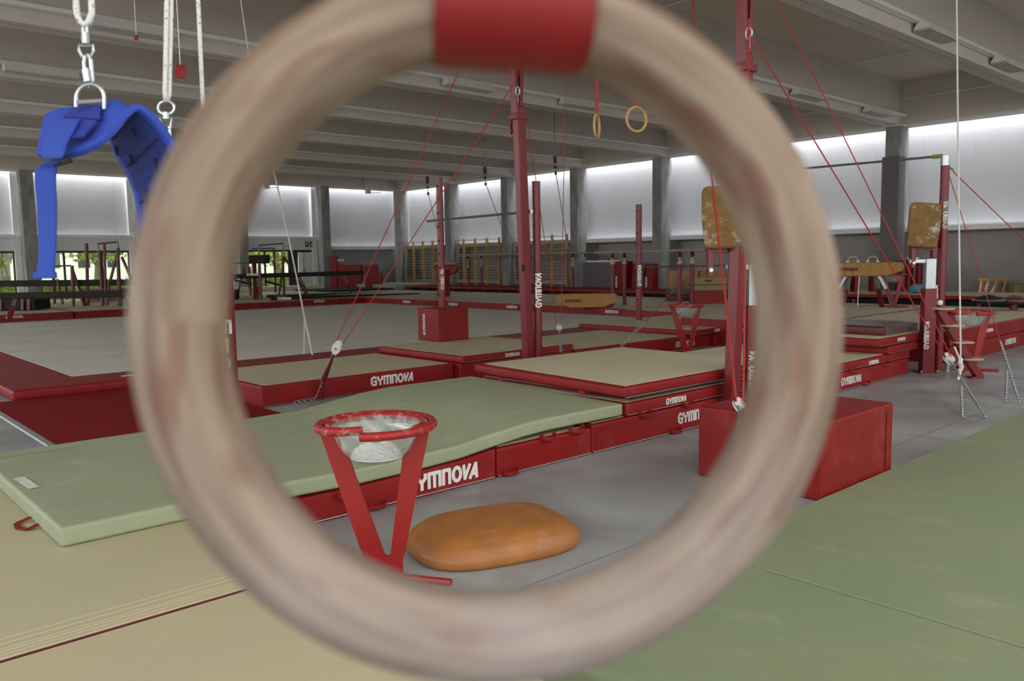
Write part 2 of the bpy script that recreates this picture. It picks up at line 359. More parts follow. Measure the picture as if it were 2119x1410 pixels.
part('edge_beam', MB().box(-10, XR, YB-.25, YB, ZC, ZS+.07), M_BEAM, cl)
part('slot_edge', MB().box(XR, XR+.05, -12, YB, 4.93, 5.0), M_TRIM, cl)
part('slot_edge', MB().box(-10, XR, YB, YB+.05, 4.95, 5.0), M_TRIM, cl)
part('conduit', MB().tube([(XR-.28, -12, 5.68), (XR-.28, 33.9, 5.68)], .02, 5), M_LAMP, cl)
part('conduit', MB().tube([(-10, YB-.28, 5.66), (23.2, YB-.28, 5.66)], .02, 5), M_LAMP, cl)

# right-hand wall
wr = struct('wall_right', MB().box(24.25, 24.35, -12, 34.9, 0, 2.2), M_WALL)
part('ledge', MB().box(XR+.02, 24.25, -12, 34.45, 2.10, 2.23), M_TRIM, wr)
part('ledge', MB().box(XR+.06, 24.0, -12, 34.45, 2.232, 2.265), M_TRIM, wr)
pm = MB().box(0, .06, 0, 1.327, 0, 3.9).mesh('panel'); pm.materials.append(M_PANEL)
for i in range(35): inst('panel', pm, wr, Matrix.Translation((23.90, -11.9+1.33*i, 2.266)))
CYS = [5.88, 9.85, 13.87, 17.9, 21.88, 25.9, 29.8]
for y in CYS+[33.9]:
    part('column', MB().box(23.05, 23.62, y-.2, y+.2, 0, 5.0), M_CONC, wr, bev=.012)
    part('column_capping', MB().box(23.02, 23.5, y-.24, y+.24, 4.96, 5.0), M_BEAM, wr)
    part('column_foot', MB().prism([(23.6, y-.17, 0), (23.95, y-.17, 0), (24.24, y-.17, 2.1), (23.6, y-.17, 2.1)], (0, .34, 0)), M_CONC, wr)
part('column_casing', MB().box(22.99, 23.40, 9.63, 10.10, 0, 4.15), M_DGRY, wr)

# far wall with the window front
wb = struct('wall_back', MB().box(19.55, 24.3, 34.85, 34.95, 0, 2.2), M_WALL)
pm2 = MB().box(0, 1.327, 0, .06, 0, 3.9).mesh('panel'); pm2.materials.append(M_PANEL)
for i in range(3): inst('panel', pm2, wb, Matrix.Translation((19.56+1.33*i, 34.62, 2.266)))
for i in range(22): inst('panel', pm2, wb, Matrix.Translation((19.55-1.33*(i+1), 34.62, 2.70)))
part('ledge', MB().box(19.5, XR+.02, 34.32, 34.85, 2.10, 2.26), M_TRIM, wb)
part('ledge', MB().box(-10, 19.5, 34.32, 34.8, 2.58, 2.70), M_TRIM, wb)
part('lintel', MB().box(-10, 19.2, 34.5, 34.8, 2.10, 2.58), M_PANEL, wb)
for x in (3.05, 7.1, 11.1, 15.15, 19.15):
    part('column', MB().box(x-.21, x+.21, 33.85, 34.4, 0, 5.0), M_CONC, wb, bev=.012)
    part('column_capping', MB().box(x-.25, x+.25, 33.9, 34.3, 4.96, 5.0), M_BEAM, wb)
    part('pier', MB().box(x-.42, x+.35, 34.4, 34.78, 0, 5.2), M_TRIM, wb)
part('drain_pipe', MB().box(16.2, 16.4, 33.75, 33.95, 4.75, 6.1), M_BEAM, wb)
part('drain_pipe', MB().box(21.35, 21.55, 33.75, 33.95, 4.75, 6.1), M_BEAM, wb)
part('roller_lever', MB().tube([(16.4, 33.8, 4.78), (16.8, 33.5, 4.80)], .014, 5), M_FRAME, wb)
part('roller_lever', MB().tube([(21.55, 33.8, 4.78), (21.95, 33.5, 4.80)], .014, 5), M_FRAME, wb)
struct('wall_left', MB().box(-10.1, -10, -12, 34.9, 0, 6.4), M_PANEL)
struct('wall_front', MB().box(-10, 24.3, -12.1, -12, 0, 6.4), M_PANEL)
def window(n, x0, x1, mull):
    f = MB(); t = .07
    f.box(x0, x1, 34.56, 34.64, 2.02, 2.10); f.box(x0, x1, 34.56, 34.64, 0, .10)
    for m in [x0+t/2, x1-t/2]+mull: f.box(m-t/2, m+t/2, 34.56, 34.64, .1, 2.02)
    o = struct('window_%d' % n, f, M_FRAME)
    xs = sorted([x0]+mull+[x1])
    for a, b in zip(xs[:-1], xs[1:]): part('pane', MB().box(a+t/2, b-t/2, 34.597, 34.603, .1, 2.02), M_GLASS, o)
window(1, 3.4, 6.70, [4.6, 5.9]); window(2, 7.45, 10.7, [8.32, 9.65]); window(3, 11.45, 14.72, [12.6, 13.9]); window(4, 15.50, 17.62, [16.42])
dr = struct('door_1', MB().box(17.62, 18.02, 34.55, 34.65, 0, 2.1).box(18.90, 19.1, 34.55, 34.65, 0, 2.1).box(18.02, 18.9, 34.55, 34.65, 1.98, 2.1), M_FRAME)
part('door_leaf', MB().box(18.22, 18.88, 34.5, 34.55, .02, 1.97), M_DOOR, dr)
part('door_leaf', MB().box(18.04, 18.20, 34.45, 34.56, .02, 1.97), M_LAMP, dr)
part('door_handle', MB().beam((18.27, 34.47, 1.0), (18.27, 34.47, 1.25), .03, .03), M_GALV, dr)
sg = thing('exit_sign', (18.55, 34.44, 2.33), 'small green and white escape sign on the lintel above the pale door', 'sign')
part('sign_plate', MB().box(18.33, 18.80, 34.46, 34.49, 2.20, 2.50), M_WHT, sg)
b = MB(); b.box(18.36, 18.53, 34.445, 34.46, 2.22, 2.48); b.box(18.60, 18.77, 34.445, 34.46, 2.22, 2.48); b.box(18.5, 18.64, 34.445, 34.46, 2.33, 2.38)
part('pictogram', b, M_GREEN, sg, kind='stuff')
part('arrow', MB().box(18.42, 18.47, 34.438, 34.445, 2.32, 2.43), M_WHT, sg)
part('arrow', MB().box(18.66, 18.71, 34.438, 34.445, 2.27, 2.40), M_WHT, sg)

# strip lights under the beams
def lamp(x, yb, label, group=None):
    y = yb-.37; t = thing('strip_light', (x, y, 5.2), label, 'light', group)
    hs_ = part('housing', MB().hexa([(x-.62, y-.13, 5.09), (x+.62, y-.13, 5.09), (x+.62, y+.13, 5.09), (x-.62, y+.13, 5.09)], [(x-.62, y-.06, 5.20), (x+.62, y-.06, 5.20), (x+.62, y+.06, 5.20), (x-.62, y+.06, 5.20)]), M_LAMP, t)
    lv = MB()
    for yy in (-.125, -.062, 0, .062, .125): lv.box(x-.6, x+.6, y+yy-.004, y+yy+.004, 5.06, 5.09)
    for k in range(13): lv.box(x-.6+k*.1-.003, x-.6+k*.1+.003, y-.12, y+.12, 5.065, 5.09)
    part('louvre', lv, M_LOUV, hs_)
for x, k, lb in [(14.6, 1, 'louvred strip light under the nearest ceiling beam, upper one at top right'), (18.15, 1, 'louvred strip light under the nearest ceiling beam, at the right picture edge'),
                 (17.85, 2, 'louvred strip light on the second beam, between the two slanting red cords'), (21.4, 2, 'louvred strip light on the second beam, just left of the concrete column'),
                 (4.45, 3, 'louvred strip light behind the harness rope at top left'), (11.1, 3, 'louvred strip light just right under the red tape of the big ring'), (14.5, 3, 'louvred strip light right of the rings frame leg, near the two far rings'),
                 (4.05, 4, 'louvred strip light at the left picture edge, on the fourth beam'), (9.6, 4, 'louvred strip light seen through the big ring at its upper left rim')]:
    lamp(x, BY[k], lb)

# ================================================================== OUTSIDE
g = part('lawn', MB().box(-40, 60, 35.0, 110, -.25, -.12), M_GRASS); tag(g, 'sunlit lawn beyond the window front', 'lawn'); g['kind'] = 'structure'
def leaves(c, rad, n, s, seed):
    rnd = random.Random(seed); mb = MB()
    for i in range(n):
        while True:
            p = np.array([rnd.uniform(-1, 1) for _ in range(3)])
            if .25 < np.linalg.norm(p) < 1: break
        p = p*np.array(rad)+np.array(c); a = np.array([rnd.gauss(0, 1) for _ in range(3)]); a /= np.linalg.norm(a); b = np.cross(a, [rnd.gauss(0, 1) for _ in range(3)]); b /= np.linalg.norm(b); q = s*rnd.uniform(.6, 1.4)
        mb.add([p-a*q, p+b*q*.6, p+a*q, p-b*q*.6], [(0, 1, 2, 3)])
    return mb
TR = [(8.0, 44, 4.6, 2.2, 'broad tree with hanging yellow-green leaves beyond the left window'), (12.6, 46, 4.8, 2.5, 'tree with green crown beyond the window behind the red posts'),
      (16.5, 43.5, 4.2, 2.3, 'tree beyond the windows hidden by the big ring'), (21.4, 43.6, 3.4, 1.3, 'small bare-branched tree left of the pale door'), (4.6, 52, 5, 3, 'far autumn tree at the left picture edge'), (27.5, 60, 5, 3.2, 'far tree beyond the pale door')]
for i, (x, y, h, r, lb) in enumerate(TR):
    t = thing('tree', (x, y, -.12), lb, 'tree', None)
    tk = MB().tube([(x, y, -.2), (x+.1, y, h*.35), (x, y+.1, h*.7)], [.28, .2, .1], 8)
    for k in range(5):
        a = k*1.3; tk.tube([(x+.05, y, h*.3), (x+math.cos(a)*r*.4, y+math.sin(a)*r*.4, h*.65), (x+math.cos(a)*r*.7, y+math.sin(a)*r*.7, h*.95)], [.1, .06, .02], 5)
    part('trunk', tk, M_BARK, t)
    part('crown', leaves((x, y, h*.82), (r*1.1, r, h*.48), 900 if i == 3 else 3200, .11, i), M_LEAF, t, kind='stuff')
hd = MB(); rnd = random.Random(3)
hg = thing('hedge', (13, 41, -.12), 'clipped green hedge running along the lawn outside', 'hedge')
part('hedge_core', MB().box(2, 30, 41, 41.6, -.15, .78), M_HEDGE, hg)
lm = MB()
for i in range(6000):
    p = np.array([rnd.uniform(2, 30), 40.98-rnd.uniform(0, .1), rnd.uniform(-.1, .9)]); a = np.array([rnd.gauss(0, 1) for _ in range(3)]); a /= np.linalg.norm(a); b_ = np.cross(a, [0.3, .5, .8]); lm.add([p-a*.06, p+b_*.04, p+a*.06, p-b_*.04], [(0, 1, 2, 3)])
part('hedge_leaf', lm, M_HEDGE, hg, kind='stuff')
def house(x, y, w_, h, d, roof, label):
    t = thing('house', (x, y, -.12), label, 'building')
    part('wall', MB().box(x-w_/2, x+w_/2, y, y+d, -.12, h), M_HOUSE, t)
    part('roof', MB().prism([(x-w_/2-.3, y-.3, h), (x-w_/2-.3, y+d+.3, h), (x-w_/2-.3, y+d/2, h+1.6)], (w_+.6, 0, 0)), roof, t)
    for k in range(int(w_//2)):
        xx = x-w_/2+.8+2*k; part('window', MB().box(xx, xx+.8, y-.05, y+.02, h-1.6, h-.5), M_FRAME, t)
house(17, 66, 14, 3.0, 6, M_ROOF, 'white building with red roof beyond the trees, seen left of the pale door')
house(36, 70, 12, 3.2, 6, M_ROOF, 'white building with red roof behind the bare tree')

# ================================================================== MATS
HM = {}
def handle(parent, x, y, z, s=1.0):
    z = max(z, .016)
    out = [(x+.068*s*math.cos(math.pi*k/10), y-.050*math.sin(math.pi*k/10)**.7, z-.010*math.sin(math.pi*k/10)) for k in range(11)]
    mb = MB(); mb.prism(out, (0, .004, .010))
    for a, b in zip(out[:-1], out[1:]): mb.beam((a[0], a[1], a[2]+.012), (b[0], b[1], b[2]+.012), .005, .026, (0, 0, 1))
    mb.box(x-.085*s, x-.045*s, y-.005, y, z-.005, z+.035); mb.box(x+.045*s, x+.085*s, y-.005, y, z-.005, z+.035)
    part('handle', mb, M_RED, parent)
def gmat(label, x0, x1, y0, y1, z0, z1, name='landing_mat', top=M_TAN, side=M_RED, edge=.05, logo_at=None, lh=.1, handles=(), piping=True, bev=.018, group=None, left_logo=None):
    t = thing(name, ((x0+x1)/2, (y0+y1)/2, z0), label, 'mat', group)
    part('cover', MB().box(x0, x1, y0, y1, z0, z1), side, t, bev=bev)
    if top: part('top_sheet', MB().box(x0+edge, x1-edge, y0+edge, y1-edge, z1-.01, z1+.0025), top, t)
    if piping: part('piping', MB().tube([(x0+.01, y0-.001, z0+.012), (x1-.01, y0-.001, z0+.012)], .0035, 5), M_GALV, t)
    if logo_at:
        for (lx, lz) in (logo_at if isinstance(logo_at, list) else [logo_at]): logo(t, (lx, y0, lz), (1, 0, 0), (0, 0, 1), lh)
    for hx, hz in handles: handle(t, hx, y0, hz)
    return t
YF = 4.17
m0 = thing('base_mat', (2.7, 5.2, 0), 'thick red base mat with large white lettering under the sagging green mat', 'mat')
part('cover', MB().prism([(1.76, YF, 0), (3.595, YF, 0), (3.595, YF, .205), (3.30, YF, .178), (2.95, YF, .166), (2.5, YF, .160), (1.76, YF, .172)], (0, 2.03, 0)), M_RED, m0, bev=.006)
part('piping', MB().tube([(1.77, YF-.001, .012), (3.58, YF-.001, .012)], .0035, 5), M_GALV, m0)
handle(m0, 2.62, YF, .02); handle(m0, 2.42, YF, .13)
m1 = gmat('low red base mat under the middle of the green mat, left of the near stack', 3.61, 4.575, YF, 6.2, 0, .205, handles=[(3.72, .02), (4.10, .205), (4.4, .215)], name='base_mat', top=M_TAN)
logo(m0, (2.84, YF, .045), (1, 0, 0), (0, 0, 1), .105)
m2 = gmat('red base mat behind the big red block, bottom of the tan stack', 4.58, 7.08, YF, 6.2, 0, .225, handles=[(5.22, .22), (5.62, .02), (5.8, .225)], name='base_mat')
logo(m2, (5.66, YF, .075), (1, 0, 0), (0, 0, 1), .09)
l2 = gmat('tan mat with small white lettering, second from the bottom of the near stack', 5.0, 7.1, YF+.005, 6.2, .23, .335, logo_at=(5.50, .262), lh=.05)
gmat('recessed dark red mat, third from the bottom of the near stack', 5.12, 7.1, 4.34, 6.1, .338, .385, top=None, side=M_DRED, piping=False)
l4 = thing('landing_mat', (6.1, 5.2, .385), 'tan mat with red border on top of the near stack, beside the green mat', 'mat')
part('cover', MB().hexa([(4.96, 4.17, .385), (7.27, 4.17, .385), (7.28, 6.16, .385), (5.12, 6.24, .385)], [(4.96, 4.17, .472), (7.27, 4.17, .472), (7.28, 6.16, .472), (5.12, 6.24, .472)]), M_RED, l4, bev=.02)
part('top_sheet', MB().hexa([(5.03, 4.22, .465), (7.22, 4.22, .465), (7.22, 6.10, .465), (5.20, 6.17, .465)], [(5.03, 4.22, .475), (7.22, 4.22, .475), (7.22, 6.10, .475), (5.20, 6.17, .475)]), M_TAN, l4)
part('piping', MB().tube([(4.97, 4.168, .388), (7.25, 4.168, .388)], .004, 5), M_GALV, l4)
logo(l4, (5.087, 5.62, .407), (-.16/2.07*-1*-1, -1, 0), (0, 0, 1), .052)
part('handle', MB().box(4.985, 5.0, 4.62, 4.70, .36, .39).box(5.02, 5.03, 5.70, 5.76, .36, .39), M_RED, l4)
m3 = gmat('red base mat with large white lettering, right of the big ring', 7.1, 10.42, YF, 6.2, 0, .205, name='base_mat', handles=[(8.35, .02), (9.22, .02), (8.9, .2), (9.72, .195)])
logo(m3, (8.62, YF, .06), (1, 0, 0), (0, 0, 1), .085)
gmat('tan mat with small white lettering on the right-hand base mat', 7.1, 10.45, YF+.004, 6.2, .21, .30, logo_at=(9.30, .225), lh=.045)
gmat('red mat with step edge, third up in the right-hand stack', 9.80, 10.9, YF-.01, 6.2, .302, .40)
gmat('tan mat with a white label, fourth up in the right-hand stack', 9.58, 11.0, YF, 6.2, .405, .50, logo_at=(10.05, .44), lh=.04)
wm = thing('crash_mat', (10.6, 5.0, .505), 'dark red mat wrapped in crumpled clear plastic on top of the right-hand stack', 'mat')
part('cover', MB().box(9.98, 11.0, 4.3, 5.9, .505, .61), M_DRED, wm, bev=.02)
rnd = random.Random(5)
NO = {}
def wrapf(u, v):
    k = (round(u*22), round(v*18))
    if k not in NO: NO[k] = rnd.uniform(0, .012)
    return (9.95+1.1*u, 4.26+1.68*v, .614+NO[k])
part('plastic_wrap', MB().grid(wrapf, 22, 18), M_WRAP, wm, smooth=True)
part('plastic_wrap', MB().grid(lambda u, v: (9.95+1.1*u, 4.27-.015*math.sin(u*40)*v, .62-.11*v), 30, 3), M_WRAP, wm, smooth=True)
# row behind
gmat('tan mat with red rim behind the green mat, crossed by the near chain', 3.70, 6.24, 8.0, 9.76, 0, .222, name='landing_mat', logo_at=(5.02, .075), lh=.105, top=M_TAN2)
gmat('red base mat under the tan mat that carries the red foam cube', 6.26, 8.27, 7.9, 9.78, 0, .222, name='base_mat', piping=False)
gmat('tan mat carrying the red foam cube', 6.28, 8.27, 7.87, 9.76, .224, .31, logo_at=(6.98, .242), lh=.045, top=M_TAN2)
m = gmat('tan mat with a white line along its foot, behind the near stack', 8.30, 11.6, 7.87, 9.74, 0, .222, name='landing_mat', top=M_TAN2)
logo(m, (10.62, 7.87, .06), (1, 0, 0), (0, 0, 1), .09)
gmat('tan mat with raised red edge, behind the small distant chalk stand', 10.95, 14.6, 7.80, 10.3, .224, .31, logo_at=(11.6, .25), lh=.045, top=M_TAN2)
gmat('red base mat under the distant tan mats', 11.62, 14.6, 7.8, 9.7, 0, .22, name='base_mat', top=None)
# far right blocks
t = gmat('long red base mat at the right picture edge', 11.75, 16.3, YF, 6.3, 0, .225, name='base_mat', handles=[(12.9, .22), (12.2, .215), (14.9, .22)], piping=False)
logo(t, (13.95, YF, .075), (1, 0, 0), (0, 0, 1), .085)
t = gmat('tan mat on the long red base mat at the right picture edge', 11.75, 16.3, YF+.004, 6.3, .228, .44, piping=False, top=M_TAN2)
logo(t, (13.1, YF, .33), (1, 0, 0), (0, 0, 1), .05)
k = 0
for (x0, x1, y0, y1, lb) in [(11.75, 16.3, 6.34, 8.6, 'tan mat behind the right-hand chalk stand'), (14.7, 19.9, 8.64, 12.4, 'wide tan mat under the pommel horse'), (16.35, 19.9, 4.1, 8.6, 'tan mat in front of the raised runway, at the right'),
                             (15.0, 19.9, 12.44, 16.2, 'tan mat under the low suede horse body'), (15.0, 19.9, 16.24, 20.0, 'tan mat under the nearer parallel bars'), (15.0, 19.9, 20.04, 24.1, 'tan mat under the far parallel bars')]:
    z1 = .44 if x0 < 12 else .29
    gmat(lb, x0, x1, y0, y1, 0, z1, name='floor_mat', piping=False, top=M_TAN2, edge=.04, side=M_RED)
for yy, xx in ((17.2, 14.99), (13.5, 14.99), (20.6, 14.99)):
    pass
FLX = [(-6, 1.9), (1.94, 6.0), (6.04, 10.1), (10.14, 14.2), (14.24, 19.9)]
nm = ['leftmost', 'second', 'third', 'fourth', 'rightmost']
for r in range(4):
    for c in range(5):
        x0, x1 = FLX[c]; y0 = 24.35+2.3*r
        gmat(('tan mat of the far row %s the floor exercise area, %s block' % (['edging', 'second behind', 'third behind', 'fourth behind'][r], nm[c])), x0, x1, y0, y0+2.26, 0, .285, name='floor_mat', piping=False, top=M_TAN2, edge=.05, group='tan mats tiled under the balance beams')
# sprung floor exercise area
fx = thing('exercise_floor', (8.9, 17.3, 0), 'large grey sprung floor carpet with a red border', 'floor carpet')
part('border', MB().box(1.90, 14.98, 10.45, 24.15, 0, .125), M_RED, fx, bev=.03)
part('carpet', MB().box(2.71, 14.85, 11.25, 23.4, .1, .130), M_GRY, fx)
sm = MB()
for i in range(1, 6): sm.box(2.71, 14.85, 11.25+2.0*i-.003, 11.25+2.0*i+.003, .1301, .1312)
part('carpet_seam', sm, M_DGRY, fx, kind='stuff')
part('label', MB().box(3.15, 3.75, 10.75, 10.82, .1255, .128), M_WHT, fx, label='white label on the red border')
for q in ((700, 617), (182, 657)):
    p = Z(q[0], q[1], .2)
lg = [(20.0, 'a'), (6.0, 'b')]
for xx in (4.4, 9.2, 13.2): logo(fx, (xx, 24.35-.004, .19), (1, 0, 0), (0, 0, 1), .07)
for yy in (21.8, 19.4, 16.8, 13.2): logo(fx, (14.99, yy, .17), (0, -1, 0), (0, 0, 1), .075)
rc = part('red_carpet', MB().hexa([(1.66, 7.52, 0), (3.66, 7.52, 0), (3.66, 10.44, 0), (1.66, 10.44, 0)], [(1.66, 7.52, .018), (3.66, 7.52, .018), (3.66, 10.44, .018), (1.66, 10.44, .018)]), M_REDC, org=(2.6, 9, 0)); tag(rc, 'flat dark red carpet strip in front of the exercise floor', 'carpet')
es = part('edge_strip', MB().hexa([(1.60, 7.5, 0), (1.655, 7.5, 0), (1.655, 10.44, 0), (1.60, 10.44, 0)], [(1.61, 7.5, .012), (1.655, 7.5, .02), (1.655, 10.44, .02), (1.61, 10.44, .012)]), M_GALV, org=(1.62, 9, 0)); tag(es, 'grey metal edge strip along the dark red carpet', 'edge strip')
# near cream mats, lower left
nt_ = thing('landing_mat', (.2, 5.0, 0), 'cream mat with fine creases under the left end of the green mat', 'mat')
y_seam = Z(235, 1298, .18)[1]
part('cover', MB().box(-2.6, 1.74, y_seam+.003, 6.6, 0, .178), M_DRED, nt_, bev=.006)
part('top_sheet', MB().box(-2.6, 1.735, y_seam+.006, 6.58, .17, .181), M_TAN2, nt_, bev=.004)
cr = MB()
for dy, hh in ((.035, .0016), (.062, .0022), (.085, .0016), (.13, .002), (.175, .0016)): cr.box(-2.6, 1.73, y_seam+dy, y_seam+dy+.003, .18, .181+hh*.5)
part('crease', cr, M_TAN, nt_, kind='stuff')
n2 = thing('landing_mat', (.2, 2.4, 0), 'smooth cream mat in the lower left corner', 'mat')
part('cover', MB().box(-2.6, 1.72, .6, y_seam-.003, 0, .170), M_DRED, n2, bev=.006)
part('top_sheet', MB().box(-2.6, 1.715, .6, y_seam-.006, .162, .173), M_TAN2, n2, bev=.004)
# green tatami
tt = [(-.25, 1.60), (1.61, 3.33), (3.34, 5.10), (5.11, 6.86), (6.87, 8.62), (8.63, 10.4)]
tl = ['big green textured mat in the lower right corner, nearest of the row', 'green textured mat just in front of the lower ring rim', 'green textured mat in front of the big red block', 'green textured mat right of the big red block', 'green textured mat at the right picture edge', 'green textured mat just outside the right picture edge']
for i, (a, b) in enumerate(tt):
    if i == 0: continue
    t = part('tatami_mat', MB().box(a+.003, b-.003, -1.6, 2.32, 0, .04), M_TAT, org=((a+b)/2, .5, 0), bev=.004); tag(t, tl[i], 'mat')

# big undulating green landing mat
gt = thing('landing_mat', (3.0, 5.2, .2), 'long sagging green landing mat with white lettering, draped over the red mats', 'mat')
xs = np.array([.90, 1.45, 2.05, 2.5, 2.95, 3.3, 3.6, 3.9, 4.15, 4.6, 4.95])
zf = np.array([.182, .182, .178, .165, 0.170, .182, .214, .240, .248, .245, .242])
xb = np.array([.90, 1.45, 2.05, 2.65, 3.2, 3.55, 3.8, 4.1, 4.6, 4.95])
zb = np.array([.182, .182, .182, .165, .170, .215, .245, .265, .262, .258])
TH = .098
def gz(u, v, top):
    x = .91+4.06*u; y = 4.19+2.05*v
    z = (1-v)*np.interp(x, xs, zf)+v*np.interp(x, xb, zb)
    return (x+ (.12*v if u > .9 else 0), y, z+(TH if top else 0))
gmx = MB(); NU, NV = 48, 14
gmx.grid(lambda u, v: gz(u, v, True), NU, NV); nb = len(gmx.v); gmx.grid(lambda u, v: gz(u, v, False), NU, NV)
gmx.f = gmx.f[:NU*NV]+[tuple(reversed(f)) for f in gmx.f[NU*NV:]]
id_ = lambda i, j: i*(NV+1)+j
for i in range(NU): gmx.f.append((id_(i, 0)+nb, id_(i+1, 0)+nb, id_(i+1, 0), id_(i, 0))); gmx.f.append((id_(i, NV), id_(i+1, NV), id_(i+1, NV)+nb, id_(i, NV)+nb))
for j in range(NV): gmx.f.append((id_(0, j), id_(0, j+1), id_(0, j+1)+nb, id_(0, j)+nb)); gmx.f.append((id_(NU, j)+nb, id_(NU, j+1)+nb, id_(NU, j+1), id_(NU, j)))
part('cover', gmx, M_GRN, gt, bev=.02, seg=3)
sp_ = [gz(u/30, .90, True) for u in range(31)]
part('seam', MB().tube([(p[0], p[1], p[2]+.0006) for p in sp_], .0022, 4), M_HEDGE, gt)
b = Z(37, 1013, .281); a_ = Z(37, 992, .281); e_ = Z(72, 1013, .281)
logo(gt, (.95, 5.37, .2805), (.07, -1, 0), (1, 0, 0), .055)
handle(gt, .0, 0, 0)
for o in [c for c in gt.children if c.name.startswith('handle')]: bpy.data.objects.remove(o)
hp = [(.91, 4.62, .20), (.86, 4.60, .19), (.83, 4.66, .188), (.84, 4.76, .188), (.91, 4.78, .20)]
hm = MB()
for a, b in zip(hp[:-1], hp[1:]): hm.beam(a, b, .03, .004)
part('handle', hm, M_RED, gt, label='red carrying loop')

# ================================================================== NEAR OBJECTS
# red foam block
rb = thing('foam_block', (5.3, 2.75, 0), 'big red vinyl foam block on the concrete, behind the lower right of the ring', 'foam block')
part('cover', MB().box(4.63, 5.62, 2.34, 3.24, 0, .487), M_REDV, rb, bev=.018)
part('piping', MB().tube([(4.66, 2.345, .475), (5.60, 2.345, .475)], .005, 5).tube([(4.637, 2.37, .475), (4.637, 3.22, .475)], .005, 5), M_RED, rb)
part('zip', MB().box(5.50, 5.505, 2.334, 2.345, .05, .44), M_DRED, rb)
# brown mushroom pad
pc = Z(1022, 1128, 0)
px_ = Z(845, 1150, 0); qx = Z(1203, 1085, 0)
ctr = (px_+qx)/2; ax = (qx-px_)/2; L_ = np.linalg.norm(ax); ax /= L_; ay = np.array([-ax[1], ax[0], 0.0])
ctr = Z(1021, 1120, .02)
L_ = .452; W_ = .325
def pad(u, v):
    t = 2*math.pi*u; c, s = math.cos(t), math.sin(t)
    ex = 2/3.0
    cxx = abs(c)**ex*math.copysign(1, c); cyy = abs(s)**ex*math.copysign(1, s)
    prof = [(0, .165), (.3, .163), (.6, .154), (.8, .132), (.93, .095), (1.0, .05), (1.0, .02), (.97, .004), (.9, 0), (0, 0)]
    k = v*(len(prof)-1); i = min(int(k), len(prof)-2); f = k-i
    r = prof[i][0]*(1-f)+prof[i+1][0]*f; z = prof[i][1]*(1-f)+prof[i+1][1]*f
    p = ctr+ax*cxx*L_*r+ay*cyy*W_*r; return (p[0], p[1], max(z, 0.0015))
pd = thing('mushroom_pad', (ctr[0], ctr[1], 0), 'domed tan leather pad lying on the concrete beside the chalk stand', 'pad')
part('leather_cover', MB().grid(pad, 48, 27), M_LEATH, pd, smooth=True)
part('stitched_seam', MB().tube([pad(u/48, .615) for u in range(48)], .002, 4, closed=True), M_LEATH, pd)

